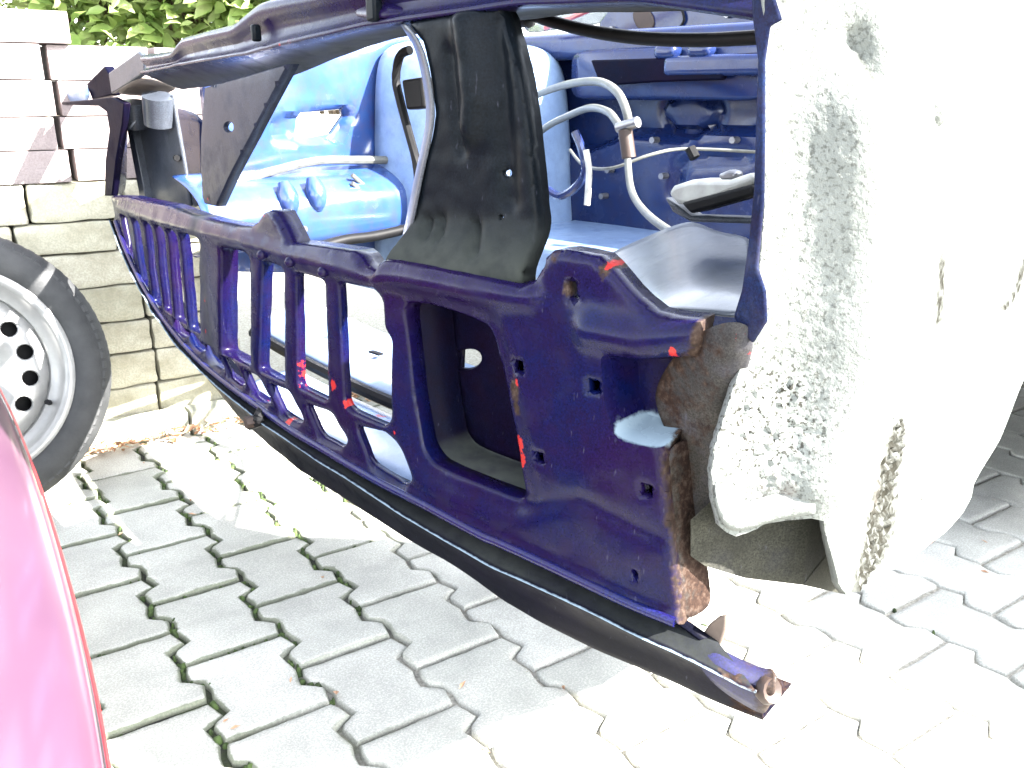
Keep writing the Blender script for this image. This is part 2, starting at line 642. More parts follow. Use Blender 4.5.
def sheet(name, surf, outline, holes, mat, parent, step=.007, d0=0., relief=None, hroll=.006, hfl=.02, eroll=0., efl=0., th=.0015, attrs=None, tilt=None, feats=()):
    """pressed sheet: outline and holes in (u, v) metres on surf, rolled edges, flanged holes"""
    out = dens(outline, step)
    hs = [dens(h, step * .7) for h in holes]
    # pts
    lo, hi = out.min(0), out.max(0)
    gx, gy = np.arange(lo[0], hi[0], step), np.arange(lo[1], hi[1], step * .87)
    G = np.array([(x + (step / 2 if j % 2 else 0), y) for j, y in enumerate(gy) for x in gx])
    G = G[inside(G, out)]
    allb = [out] + hs
    dd = np.min([dist(G, q) for q in allb], axis=0)
    G = G[dd > step * .45]
    for q in hs:
        G = G[~inside(G, q)]
    # extra rings for the rolls
    rings = []
    for R_, loops in ((hroll, hs), (eroll, [out])):
        if R_ <= 0:
            continue
        for q in loops:
            tg = np.roll(q, -1, 0) - np.roll(q, 1, 0)
            tg /= np.linalg.norm(tg, axis=1)[:, None] + 1e-9
            nn = np.stack([-tg[:, 1], tg[:, 0]], 1)
            for f in (.2, .5):
                for sg in (-1, 1):
                    rings.append(q + nn * sg * R_ * f)
    for q, offs in feats:
        q = dens(q, .004)
        tg = np.roll(q, -1, 0) - np.roll(q, 1, 0)
        tg /= np.linalg.norm(tg, axis=1)[:, None] + 1e-9
        nn = np.stack([-tg[:, 1], tg[:, 0]], 1)
        if inside((q + nn * .002), q).mean() < .5:
            nn = -nn
        G = G[(dist(G, q) > .012) | ~inside(G, q)]
        G = G[dist(G, q) > .0025]
        for f in offs:
            rings.append(q + nn * f)
    if rings:
        RG = np.concatenate(rings)
        RG = RG[inside(RG, out)]
        for q in hs:
            RG = RG[~inside(RG, q)]
        dd = np.min([dist(RG, q) for q in allb], axis=0)
        RG = RG[dd > .0009]
        G = np.concatenate([G, RG])
    V = np.concatenate([out] + hs + [G])
    V2 = [Vector((float(x), float(y))) for x, y in V]
    edges = []
    o = 0
    loops = []
    for q in allb:
        n = len(q)
        edges += [(o + i, o + (i + 1) % n) for i in range(n)]
        loops.append(list(range(o, o + n)))
        o += n
    vs, es, fs, ov, oe, of = delaunay_2d_cdt(V2, edges, [], 0, 1e-6)
    W = np.array([(q.x, q.y) for q in vs])
    back = {}
    for i, l in enumerate(ov):
        for k in l:
            back[k] = i
    F = np.array([f for f in fs if len(f) == 3])
    cen = W[F].mean(1)
    keep = inside(cen, out)
    for q in hs:
        keep &= ~inside(cen, q)
    F = F[keep]
    D = np.full(len(W), d0, float)

    def roll(dst, r):
        x = np.clip(r - dst, 0, r)
        return r - np.sqrt(np.maximum(r * r - x * x, 0))
    if hs and hroll > 0:
        D += roll(np.min([dist(W, q) for q in hs], axis=0), hroll)
    if eroll > 0:
        D += roll(dist(W, out), eroll)
    if relief is not None:
        D += relief(W)
    if tilt is not None:
        D += tilt(W)
    XYZ = surf.xyz(W[:, 0], W[:, 1], D)
    used = np.unique(F)
    mp = -np.ones(len(W), int)
    mp[used] = np.arange(len(used))
    verts = [tuple(q) for q in XYZ[used]]
    src = list(used)
    faces = [tuple(int(mp[i]) for i in f) for f in F]
    for li, q in enumerate(loops):
        fl = efl if li == 0 else (hfl[li - 1] if isinstance(hfl, (list, tuple)) else hfl)
        if fl <= 0:
            continue
        idx = [back.get(i, i) for i in q]
        idx = [i for i in idx if mp[i] >= 0]
        base = len(verts)
        for i in idx:
            verts.append(tuple(surf.xyz(np.array([W[i, 0]]), np.array([W[i, 1]]), D[i:i + 1] + fl)[0]))
            src.append(i)
        n = len(idx)
        for k in range(n):
            faces.append((int(mp[idx[k]]), int(mp[idx[(k + 1) % n]]), base + (k + 1) % n, base + k))
    me = mesh(verts, faces)
    bm = bmesh.new()
    bm.from_mesh(me)
    bmesh.ops.recalc_face_normals(bm, faces=bm.faces)
    bm.to_mesh(me)
    bm.free()
    if attrs:
        WS = W[np.array(src)]
        for k, fn in attrs.items():
            at = me.attributes.new(k, 'FLOAT', 'POINT')
            at.data.foreach_set('value', fn(WS).astype(np.float32))
    ob = finish(name, me, mat, parent, 42)
    if th:
        thick(ob, th)
    return ob


def uvs(surf, pts, d=0.):
    return [surf.hit(x, y, d) for x, y in pts]


# plan line of the car's nose (bowed), far side -> near side
pa = np.array([-.9, -.75, -.57, -.4, -.2, 0, .15, .3, .4, .6, .75, .9])
pb = np.array([.075, .035, -.010, -.040, -.075, -.1, -.108, -.112, -.108, -.085, -.06, -.02])
cf = np.polyfit(pa, pb, 4)
an = np.linspace(-1.0, .95, 260)
NOSE = Ruled([tuple(car(a_, np.polyval(cf, a_), 0))[:2] for a_ in an])


def nose_b(a_):
    return float(np.polyval(cf, a_))


#=SETTING
# ================================================================== SETTING
PSI = .5945
U = Vector((math.cos(PSI), math.sin(PSI), 0))
Vv = Vector((math.sin(PSI), -math.cos(PSI), 0))
O0 = Vector((-.996, 1.6355, 0))
T_, P_ = .2, .1426


def lat(u, v, z=0.):
    return O0 + U * u + Vv * v + Vector((0, 0, z))


# ground sheet under everything
def ground():
    n = 60
    xs = np.concatenate([[-200, -60, -20, -8], np.linspace(-4, 5, n), [8, 20, 60, 200]])
    ys = np.concatenate([[-200, -60, -20, -8], np.linspace(-3, 6, n), [8, 20, 60, 200]])
    vs = [(x, y, -.0085 + .002 * noise.noise((x * 7, y * 7, 0))) for y in ys for x in xs]
    m = len(xs)
    fs = [(j * m + i, j * m + i + 1, (j + 1) * m + i + 1, (j + 1) * m + i) for j in range(len(ys) - 1) for i in range(m - 1)]
    o = finish('ground', mesh(vs, fs), SAND)
    o['kind'] = 'structure'
    o['label'] = 'sandy ground with moss showing in the paving joints'
    return o


GROUND = ground()

PAT = [(0, .005), (.1, .011), (.2, .016), (.235, .002), (.27, -.0135), (.38, -.010), (.49, -.006), (.6, -.0115), (.69, -.0135), (.755, .002), (.81, .0120), (.9, .0085), (1, .005)]
pw = np.array([q[0] for q in PAT])
pv = np.array([q[1] for q in PAT])


def pat(w):
    return float(np.interp(w % 1.0, pw, pv))


def paver_mesh(seed):
    rnd = random.Random(seed)
    g = .0032
    ws = sorted(set(list(pw) + [.5]))
    right = [(P_ + pat(w) - g, w * T_) for w in ws]
    left = [(pat(w + .5) + g, w * T_) for w in ws]
    # clip the ends for the straight joints
    poly = [(x, min(max(y, g), T_ - g)) for x, y in right] + [(x, min(max(y, g), T_ - g)) for x, y in reversed(left)]
    poly = [np.array(q) for q in poly]
    cen = np.array([P_ / 2, T_ / 2])
    poly = list(dens(poly, .016))
    # worn, slightly uneven edges
    poly = [q + (cen - q) / np.linalg.norm(cen - q) * abs(rnd.gauss(0, .0009)) for q in poly]
    n = len(poly)
    rings = []
    PP = np.array(poly)
    tg = np.roll(PP, -1, 0) - np.roll(PP, 1, 0)
    tg /= np.linalg.norm(tg, axis=1)[:, None] + 1e-9
    nn = np.stack([-tg[:, 1], tg[:, 0]], 1)
    if ((PP + nn * .002)[:, 0].mean() * 0 + np.sum((cen - PP) * nn)) < 0:
        nn = -nn
    for ins, z in ((0, -.03), (0, -.006), (.0012, -.0022), (.004, 0.), (.013, .0003)):
        Q = PP + nn * ins
        rings.append([(q[0], q[1], z + rnd.gauss(0, .0003)) for q in Q])
    vs = [v for r in rings for v in r]
    ed = [1.0] * n + [1.] * n + [.75] * n + [.42] * n + [.12] * n
    fs = []
    for k in range(len(rings) - 1):
        for i in range(n):
            fs.append((k * n + i, k * n + (i + 1) % n, (k + 1) * n + (i + 1) % n, (k + 1) * n + i))
    top = [(k) for k in range((len(rings) - 1) * n, len(rings) * n)]
    fs.append(tuple(top))
    me = mesh(vs, fs)
    at = me.attributes.new('edge', 'FLOAT', 'POINT')
    at.data.foreach_set('value', np.array(ed, dtype=np.float32))
    bm = bmesh.new()
    bm.from_mesh(me)
    bmesh.ops.recalc_face_normals(bm, faces=bm.faces)
    bmesh.ops.triangulate(bm, faces=[f for f in bm.faces if len(f.verts) > 4])
    bm.to_mesh(me)
    bm.free()
    for pl in me.polygons:
        pl.use_smooth = True
    me.set_sharp_from_angle(angle=math.radians(50))
    me.materials.append(PAVER)
    return me


PM = [paver_mesh(k) for k in range(5)]
PAVING = bpy.data.objects.new('pavement', None)
COL.objects.link(PAVING)
PAVING['kind'] = 'structure'
PAVING['label'] = 'light grey interlocking concrete paving with mossy zigzag joints'
cand = []
for k in range(-14, 34):
    for n in range(-14, 28):
        v0 = n * T_ + (T_ / 2 if k % 2 else 0)
        c = lat(k * P_ + P_ / 2, v0 + T_ / 2)
        if v0 < -.30 - T_ / 2:
            continue
        cand.append((c, k, v0))


def inview(c):
    z = c.y * CP + CAMH * SP
    if z < .2:
        return 1e9
    x = 512 + FPX * c.x / z
    y = 384 + FPX * (CAMH * CP - c.y * SP) / z
    m = 0
    m += max(0, -x, x - 1024) + max(0, -y, y - 768)
    return m + c.length * 20


cand.sort(key=lambda q: inview(q[0]))
LZ = math.atan2(U.y, U.x)
rest = []
for i, (c, k, v0) in enumerate(cand):
    rnd = random.Random(k * 977 + int(v0 * 1000))
    zz = rnd.gauss(0, .0012)
    # lattice is left handed (u right, v towards the viewer): mirror v
    if i < 300:
        o = bpy.data.objects.new('paver', PM[rnd.randrange(5)])
        COL.objects.link(o)
        o.matrix_world = Matrix.Translation(lat(k * P_, v0, zz)) @ Matrix(((U.x, Vv.x, 0, 0), (U.y, Vv.y, 0, 0), (rnd.gauss(0, .006), rnd.gauss(0, .006), 1, 0), (0, 0, 0, 1)))
        mwi = o.matrix_world.copy()
        o.parent = PAVING
        o.matrix_world = mwi
    elif c.length < 3.4:
        rest.append((k, v0, zz))
if rest:
    me0 = PM[0]
    co = np.zeros(len(me0.vertices) * 3)
    me0.vertices.foreach_get('co', co)
    co = co.reshape(-1, 3)
    fc = [tuple(pl.vertices) for pl in me0.polygons]
    vs, fs = [], []
    for k, v0, zz in rest:
        b0 = len(vs)
        for x, y, z in co:
            q = lat(k * P_ + x, v0 + y, z + zz)
            vs.append(tuple(q))
        fs += [tuple(b0 + i for i in f) for f in fc]
    o = finish('outer_pavers', mesh(vs, fs), PAVER, PAVING, 50)
    o['kind'] = 'stuff'

# moss in the joints
def moss():
    vs, fs = [], []
    rnd = random.Random(3)

    def clump(c, r, h):
        b = len(vs)
        n = 6
        vs.append((c.x, c.y, c.z + h))
        for ring, (rr, zz) in enumerate(((.6, .75), (1., 0.))):
            for i in range(n):
                an = 2 * math.pi * (i + .5 * ring) / n
                k = rnd.uniform(.7, 1.25)
                vs.append((c.x + math.cos(an) * r * rr * k, c.y + math.sin(an) * r * rr * k, c.z + h * zz * k))
        for i in range(n):
            fs.append((b, b + 1 + i, b + 1 + (i + 1) % n))
            fs.append((b + 1 + i, b + 1 + n + i, b + 1 + (i + 1) % n))
            fs.append((b + 1 + (i + 1) % n, b + 1 + n + i, b + 1 + n + (i + 1) % n))
    for k in range(0, 9):
        for n in range(-2, 9):
            off = T_ / 2 if k % 2 else 0
            # along zigzag k
            for j in range(16):
                w = rnd.random()
                v = n * T_ + w * T_ + (0 if k % 2 else T_ / 2)
                c = lat(k * P_ + pat(w) + rnd.gauss(0, .002), v, -.010)
                d = noise.noise((c.x * 5, c.y * 5, 3.)) + (.2 if c.x < -.25 else -.35)
                if d > .02 and rnd.random() < .9:
                    clump(c, rnd.uniform(.003, .0075), rnd.uniform(.006, .0125))
            for j in range(8):
                u = rnd.random()
                c = lat(k * P_ + u * P_, n * T_ + off + rnd.gauss(0, .001), -.010)
                d = noise.noise((c.x * 6, c.y * 6, 9.)) - (0 if c.x < -.25 else .4)
                if d > .08:
                    clump(c, rnd.uniform(.003, .006), rnd.uniform(.006, .012))
    o = finish('joint_moss', mesh(vs, fs), MOSS, None, 80)
    o['kind'] = 'stuff'
    o['label'] = 'green moss growing in the paving joints'
    o['category'] = 'moss'


moss()

# kerb along the block pile
KERB = bpy.data.objects.new('kerb', None)
COL.objects.link(KERB)
KERB['kind'] = 'structure'
KERB['label'] = 'low concrete kerb stones at the foot of the block pile'


def rough_block(c, su, sv, sz, mat, name, parent, bev=.006, seed=0, amp=.0015, ax=None, cuts=3):
    """worn stone block: bevelled box with uneven faces"""
    rnd = random.Random(seed)
    bm = bmesh.new()
    bmesh.ops.create_cube(bm, size=1.0)
    bmesh.ops.scale(bm, vec=(su, sv, sz), verts=bm.verts)
    bmesh.ops.bevel(bm, geom=list(bm.edges), offset=bev, segments=2, profile=.6, affect='EDGES')
    if cuts:
        bmesh.ops.subdivide_edges(bm, edges=[e for e in bm.edges if e.calc_length() > .03], cuts=cuts, use_grid_fill=True)
    for v in bm.verts:
        q = v.co * 38 + Vector((seed * 3.1, seed * 1.7, 0))
        v.co += Vector((noise.noise(q), noise.noise(q + Vector((9, 0, 0))), noise.noise(q + Vector((0, 9, 0))))) * amp
    me = bpy.data.meshes.new('m')
    bm.to_mesh(me)
    bm.free()
    o = finish(name, me, mat, None, 50)
    ax = ax or (U, Vv)
    rz = rnd.gauss(0, .008)
    o.matrix_world = Matrix.Translation(c) @ Matrix(((ax[0].x, ax[1].x, 0, 0), (ax[0].y, ax[1].y, 0, 0), (0, 0, 1, 0), (0, 0, 0, 1))) @ Matrix.Rotation(rz, 4, 'Z')
    if parent:
        mw = o.matrix_world.copy()
        o.parent = parent
        o.matrix_world = mw
    return o


KV = -.285
u0 = -1.25
for i in range(4):
    rough_block(lat(u0 + .3 + i * .5805 - .085, KV - .03, -.02), .575, .06, .146, KERBM, 'kerb_stone', KERB, .006, i + 50, .002)

# ------------------------------------------------------------------ pile of stacked blocks behind the wheel
WV = KV - .068           # front of the pile
wall = Ruled([tuple(lat(u, WV))[:2] for u in np.linspace(-1.6, 1.4, 60)])


def wu(px, py):
    s, z = wall.hit(px, py)
    return s - 1.6, z


PILE_A = empty('cobble_wall', lat(.2, WV - .07, 0), 'low dry wall of weathered yellowish cobble blocks behind the spare wheel', 'wall')
PILE_B = empty('block_stack', lat(-.2, WV - .07, 0), 'stack of pinkish grey concrete blocks standing on the cobble wall', 'block stack')
rowsy = [(150, 414), (150, 384), (147, 351), (137, 320), (126, 285), (120, 250), (75, 222), (60, 183)]
rz = [wu(*q)[1] for q in rowsy]
rz[0] = -.02
vj = [(160, 400), (158, 368), (153, 335), (145, 305), (140, 268), (118, 240), (28, 205)]
UEND = .56
sd = 100
for i in range(7):
    z0, z1 = rz[i], rz[i + 1]
    uj = wu(*vj[i])[0]
    L = .215 if i < 6 else .20
    edges_u = [uj]
    while edges_u[-1] < UEND - .1:
        edges_u.append(min(edges_u[-1] + L, UEND + .03 * (i % 2)))
    while edges_u[0] > -1.0:
        edges_u.insert(0, edges_u[0] - L)
    for j in range(len(edges_u) - 1):
        sd += 1
        rnd = random.Random(sd)
        dep = .14
        c = lat((edges_u[j] + edges_u[j + 1]) / 2, WV - dep / 2 - abs(rnd.gauss(0, .004)), (z0 + z1) / 2)
        rough_block(c, edges_u[j + 1] - edges_u[j] - .006, dep, z1 - z0 - .003, BLOCKY, 'cobble', PILE_A, .009, sd, .0045, cuts=4)
rowsb = [(30, 183), (30, 151), (30, 117), (30, 80), (30, 43), (30, 9)]
rb = [wu(*q)[1] for q in rowsb]
rb[0] = rz[7]
vjb = [(71, 165), (57, 133), (55, 98), (44, 62), (70, 25)]
for i in range(5):
    z0, z1 = rb[i], rb[i + 1]
    uj = wu(*vjb[i])[0]
    L = .225
    ue = [uj - 4 * L, uj - 3 * L, uj - 2 * L, uj - L, uj]
    if i < 4:
        ue += [uj + L, uj + 1.75 * L]
    for j in range(len(ue) - 1):
        if ue[j + 1] < -1.1:
            continue
        sd += 1
        rnd = random.Random(sd)
        dep = .15
        back = .016 if ue[j] >= uj - .001 else 0.
        gap = .010 if ue[j] >= uj - .001 else .0
        c = lat((ue[j] + ue[j + 1] + gap) / 2, WV - dep / 2 - back - rnd.random() * .004, (z0 + z1) / 2)
        rough_block(c, ue[j + 1] - ue[j] - .004 - gap, dep, z1 - z0 - .002, BLOCKP, 'block', PILE_B, .003, sd, .0008, cuts=2)
# soil bank behind the pile
bank = []
for i in range(14):
    u = -1.6 + i * .26
    row = []
    for j, (dv, z) in enumerate(((-.15, -.1), (-.17, .70), (-.5, .78), (-1.2, .85), (-3, .9), (-9, 1.2))):
        row.append(lat(min(u, .62) if True else u, WV + dv, z + .03 * noise.noise((u * 3, dv * 3, 0))))
    bank.append(row)
o = gridm('garden_bank', bank, SOIL, None, 1, 0)
o['kind'] = 'structure'
o['label'] = 'raised garden soil behind the block pile'


# ------------------------------------------------------------------ bushes
def leafy(name, label, centre, rad, nleaf, size, seed, group=None):
    rnd = random.Random(seed)
    root = empty(name, Vector((centre.x, centre.y, .80)), label, 'bush', group)
    vs, fs = [], []
    stems = []
    for i in range(16):
        an, rr = rnd.uniform(0, 6.283), rnd.uniform(.2, .95)
        tip = centre + Vector((math.cos(an) * rad[0] * rr, math.sin(an) * rad[1] * rr, rnd.uniform(-.1, .85) * rad[2]))
        stems.append([Vector((centre.x + rnd.gauss(0, .04), centre.y + rnd.gauss(0, .04), .74)), centre.lerp(tip, .45) + Vector((0, 0, -.06)), tip])
    bs = [tube_mesh(s, lambda q: .008 * (1 - q) + .002, n=5, sub=4) for s in stems]
    bm = bmesh.new()
    for m_ in bs:
        bm.from_mesh(m_)
    me = bpy.data.meshes.new('m')
    bm.to_mesh(me)
    bm.free()
    finish('stems', me, TWIG, root, 60)
    clumps = []
    for i in range(46):
        q = Vector((rnd.gauss(0, 1), rnd.gauss(0, 1), rnd.gauss(0, 1))).normalized() * rnd.uniform(.45, 1)
        clumps.append(centre + Vector((q.x * rad[0], q.y * rad[1], q.z * rad[2])))
    for i in range(nleaf):
        cc = rnd.choice(clumps)
        p0 = cc + Vector((rnd.gauss(0, .065), rnd.gauss(0, .065), rnd.gauss(0, .055)))
        if p0.z < .76:
            continue
        L = size * rnd.uniform(.55, 1.35)
        w = L * rnd.uniform(.42, .62)
        d = Vector((rnd.gauss(0, 1), rnd.gauss(0, 1) - .3, rnd.gauss(0, .55) - .3)).normalized()
        nrm = Vector((rnd.gauss(.75, .45), rnd.gauss(-.45, .45), 1)).normalized()
        s = d.cross(nrm).normalized()
        nrm = s.cross(d)
        b = len(vs)
        vs += [p0, p0 + d * L * .35 + s * w * .5 + nrm * L * .06, p0 + d * L * .38 - nrm * L * .03, p0 + d * L * .35 - s * w * .5 + nrm * L * .06,
               p0 + d * L * .72 + s * w * .36 + nrm * L * .02, p0 + d * L * .74 - nrm * L * .07, p0 + d * L * .72 - s * w * .36 + nrm * L * .02, p0 + d * L - nrm * L * .16]
        fs += [(b, b + 2, b + 1), (b, b + 3, b + 2), (b + 1, b + 2, b + 5, b + 4), (b + 2, b + 3, b + 6, b + 5), (b + 4, b + 5, b + 7), (b + 5, b + 6, b + 7)]
    o = finish('foliage', mesh(vs, fs), LEAF, root, 60)
    o['kind'] = 'stuff'
    return root


leafy('leafy_bush', 'broad-leaved bright green bush above the right end of the block stack', at_Z(190, -20, 2.75), (.42, .34, .30), 5200, .058, 11)
leafy('leafy_bush', 'loose green bush rising behind the pinkish blocks', at_Z(60, -75, 2.7), (.50, .34, .26), 4200, .055, 12)
leafy('leafy_bush', 'dense green bush growing behind the car front crossmember', at_Z(330, -30, 3.3), (.55, .4, .36), 2200, .09, 13)



# dry leaves along the kerb
def litter():
    rnd = random.Random(5)
    vs, fs = [], []

    def leaf(c, L, lift):
        an = rnd.uniform(0, 6.283)
        d = Vector((math.cos(an), math.sin(an), rnd.gauss(0, .25)))
        s = Vector((-math.sin(an), math.cos(an), rnd.gauss(0, .3)))
        w = L * rnd.uniform(.3, .55)
        cu = rnd.uniform(.05, .3) * L
        b = len(vs)
        up = Vector((0, 0, 1))
        vs.extend([c + up * lift, c + d * L * .4 + s * w * .5 + up * (lift + cu), c + d * L * .45 + up * lift, c + d * L * .4 - s * w * .5 + up * (lift + cu * .8), c + d * L + up * (lift + cu)])
        fs.extend([(b, b + 2, b + 1), (b, b + 3, b + 2), (b + 1, b + 2, b + 4), (b + 2, b + 3, b + 4)])
    for i in range(260):
        u = rnd.betavariate(1.1, 1.6) * .95 + .02
        v = KV + abs(rnd.gauss(0, .02)) + .006
        if .10 < u < .3:
            v += rnd.random() * .02
        leaf(lat(u, v, 0), rnd.uniform(.018, .04), rnd.uniform(.003, .02))
    for i in range(60):
        u, v = rnd.uniform(0, 1.9), rnd.uniform(-.25, 1.1)
        k = round((u) / P_)
        u = k * P_ + rnd.gauss(0, .012)
        leaf(lat(u, v, 0), rnd.uniform(.008, .018), .002)
    for i in range(40):
        u, v = rnd.uniform(1.3, 2.4), rnd.uniform(-.2, 1.5)
        leaf(lat(u, v, 0), rnd.uniform(.01, .02), .002)
    o = finish('leaf_litter', mesh(vs, fs), DRY, None, 0)
    o['kind'] = 'stuff'
    o['label'] = 'dry brown leaves lying along the kerb and in joints'
    o['category'] = 'leaves'


litter()


# ------------------------------------------------------------------ spare wheel leaning on the pile
def lathe(profile, n=64):
    vs, fs = [], []
    m = len(profile)
    for k in range(n):
        an = 2 * math.pi * k / n
        for r, y in profile:
            vs.append((math.cos(an) * r, y, math.sin(an) * r))
    for k in range(n):
        for j in range(m - 1):
            fs.append((k * m + j, k * m + j + 1, ((k + 1) % n) * m + j + 1, ((k + 1) % n) * m + j))
    me = mesh(vs, fs)
    bm = bmesh.new()
    bm.from_mesh(me)
    bmesh.ops.recalc_face_normals(bm, faces=bm.faces)
    bm.to_mesh(me)
    bm.free()
    return me


def make_wheel(loc, rot, label, seed=0, detail=True):
    root = empty('spare_wheel' if detail else 'car_wheel', loc, label, 'wheel')
    Rt, Rr, w = .288, .205, .088
    prof = [(Rr - .004, -w * .72), (Rr + .004, -w * .86), (Rr + .018, -w * .98), (Rr + .035, -w * 1.04), (Rr + .055, -w * 1.02), (Rt - .016, -w * .95), (Rt - .006, -w * .86), (Rt - .001, -w * .7), (Rt, -w * .4), (Rt + .001, 0), (Rt, w * .4), (Rt - .001, w * .7), (Rt - .006, w * .86), (Rt - .016, w * .95), (Rr + .055, w * 1.02), (Rr + .03, w), (Rr, w * .8)]
    t = finish('tyre', lathe(prof, 96), TYRE, root, 60)
    ty = t
    t.matrix_parent_inverse = Matrix()
    # tread blocks round the shoulder
    vs, fs = [], []
    n = 84
    for k in range(n):
        for side in (-1, 1):
            an = 2 * math.pi * (k + (.5 if side > 0 else 0)) / n
            er = Vector((math.cos(an), 0, math.sin(an)))
            et = Vector((-math.sin(an), 0, math.cos(an)))
            ey = Vector((0, 1, 0))
            b = len(vs)
            hw = .0072
            for (yy, r0, r1) in ((side * w * .50, Rt - .002, Rt + .002), (side * w * .80, Rt - .006, Rt - .003), (side * w * .985, Rt - .022, Rt - .0175)):
                for s_ in (-1, 1):
                    vs.append(er * r0 + et * hw * s_ + ey * yy)
                    vs.append(er * r1 + et * hw * s_ * .86 + ey * yy)
            for q in (0, 4):
                fs += [(b + q + 1, b + q + 3, b + q + 7, b + q + 5), (b + q, b + q + 1, b + q + 5, b + q + 4), (b + q + 2, b + q + 6, b + q + 7, b + q + 3)]
            fs += [(b, b + 2, b + 3, b + 1), (b + 8, b + 9, b + 11, b + 10)]
    for k in range(60):
        an = 2 * math.pi * k / 60
        er = Vector((math.cos(an), 0, math.sin(an)))
        et = Vector((-math.sin(an), 0, math.cos(an)))
        ey = Vector((0, 1, 0))
        for yy in (-.022, .022):
            b = len(vs)
            for s0 in (-1, 1):
                for s1 in (-1, 1):
                    for r_ in (Rt - .002, Rt + .003):
                        vs.append(er * r_ + et * .012 * s0 + ey * (yy + .016 * s1))
            fs += [(b + i for i in f) for f in ((0, 1, 3, 2), (4, 6, 7, 5), (0, 4, 5, 1), (2, 3, 7, 6), (1, 5, 7, 3))]
    fs = [tuple(f) for f in fs]
    tr = finish('tread', mesh(vs, fs), TYRE, ty, 30)
    tr.matrix_parent_inverse = Matrix()
    # rim barrel and lip
    prof = [(Rr + .007, -w * .80), (Rr + .011, -w * .93), (Rr + .004, -w * .97), (Rr - .006, -w * .93), (Rr - .010, -w * .82), (Rr - .016, -w * .62), (Rr - .030, -w * .55), (Rr - .034, -w * .30), (Rr - .03, w * .4), (Rr, w * .8)]
    rm = finish('rim', lathe(prof, 96), RIM, root, 50)
    rm.matrix_parent_inverse = Matrix()
    # pressed disc with 16 round holes
    class Flat:
        def xyz(self, u, v, d=0.):
            u = np.asarray(u, float)
            return np.stack([u, np.asarray(d, float) + 0 * u, np.asarray(v, float)], -1)
    Rd = Rr - .028
    outl = [(Rd * math.cos(q), Rd * math.sin(q)) for q in np.linspace(0, 2 * math.pi, 72, endpoint=False)]
    holes = []
    for k in range(16):
        an = 2 * math.pi * (k + .5) / 16
        c = (.137 * math.cos(an), .137 * math.sin(an))
        holes.append([(c[0] + .0165 * math.cos(q), c[1] + .0165 * math.sin(q)) for q in np.linspace(0, 2 * math.pi, 14, endpoint=False)])
    holes.append([(.030 * math.cos(q), .030 * math.sin(q)) for q in np.linspace(0, 2 * math.pi, 24, endpoint=False)])
    for k in range(4):
        an = 2 * math.pi * (k + .3) / 4
        c = (.052 * math.cos(an), .052 * math.sin(an))
        holes.append([(c[0] + .008 * math.cos(q), c[1] + .008 * math.sin(q)) for q in np.linspace(0, 2 * math.pi, 10, endpoint=False)])

    def rel(W):
        r = np.hypot(W[:, 0], W[:, 1])
        return np.interp(r, [0, .03, .07, .085, .115, .155, .172, .178], [-.022, -.022, -.022, -.030, -.052, -.050, -.036, -.030])
    d = sheet('disc', Flat(), outl, holes, RIM, rm, .009, 0, rel, .002, .004, 0, 0, .003)
    d.matrix_parent_inverse = Matrix()
    bk = finish('barrel_shade', lathe([(.0, -.012), (.10, -.010), (Rr - .034, .0), (Rr - .030, .02)], 48), BLACK, rm, 50)  # added black disc, paints the shade seen through the rim holes
    bk.matrix_parent_inverse = Matrix()
    an = math.radians(-27)
    vp = [Vector((.182 * math.cos(an), -.045, .182 * math.sin(an))), Vector((.173 * math.cos(an), -.070, .173 * math.sin(an)))]
    vl = tube('valve', vp, .0055, BLACK, rm, n=8)
    vl.matrix_parent_inverse = Matrix()
    root.rotation_euler = rot
    return root


wc = at_Z(-50, 376, 1.77)
make_wheel(Vector((wc.x, wc.y, .279)), (math.radians(-13), 0, PSI), 'black tyre on a silver steel rim leaning against the cobble wall')
#=CAR
# ================================================================== STRIPPED CAR BODY
CARR = empty('stripped_car', car(0, 1.5, 0), 'stripped dark blue car body with bare grille panel and no engine', 'car')


def pxu(pts, d=0.):
    return uvs(NOSE, pts, d)


z6 = lambda pts: [(90 + x * .29297, 180 + y * .29297) for x, y in pts]

top_px = [(111, 196), (125, 197), (150, 203), (166, 206), (178, 211), (195, 217), (213, 222), (235, 226), (250, 227), (257, 221), (263, 213), (268, 211), (273, 213), (281, 228), (289, 243), (320, 247), (351, 252), (357, 256), (364, 264), (378, 272), (381, 263), (386, 260), (397, 261), (430, 267), (460, 273), (500, 281), (523, 286), (534, 281), (540, 270), (544, 258), (551, 252), (562, 251), (580, 254), (597, 258), (607, 267), (617, 279), (627, 291), (638, 302), (655, 314), (680, 318), (704, 320)]
right_px = [(703, 340), (692, 372), (682, 405), (668, 436), (664, 452), (667, 500), (671, 546), (677, 592), (682, 625)]
ridge_px = [(675, 622), (640, 608), (607, 593), (546, 564), (500, 543), (479, 534), (423, 504), (376, 480), (323, 449), (288, 428), (259, 407), (238, 392), (205, 366), (180, 340), (158, 311), (140, 280), (126, 250), (116, 222)]
outline = pxu(top_px + right_px + ridge_px)

holes_px = []
# six narrow slots at the far end (each between two bars)
def slot(tl, tr, br, bl):
    return [tl, tr, br, bl]


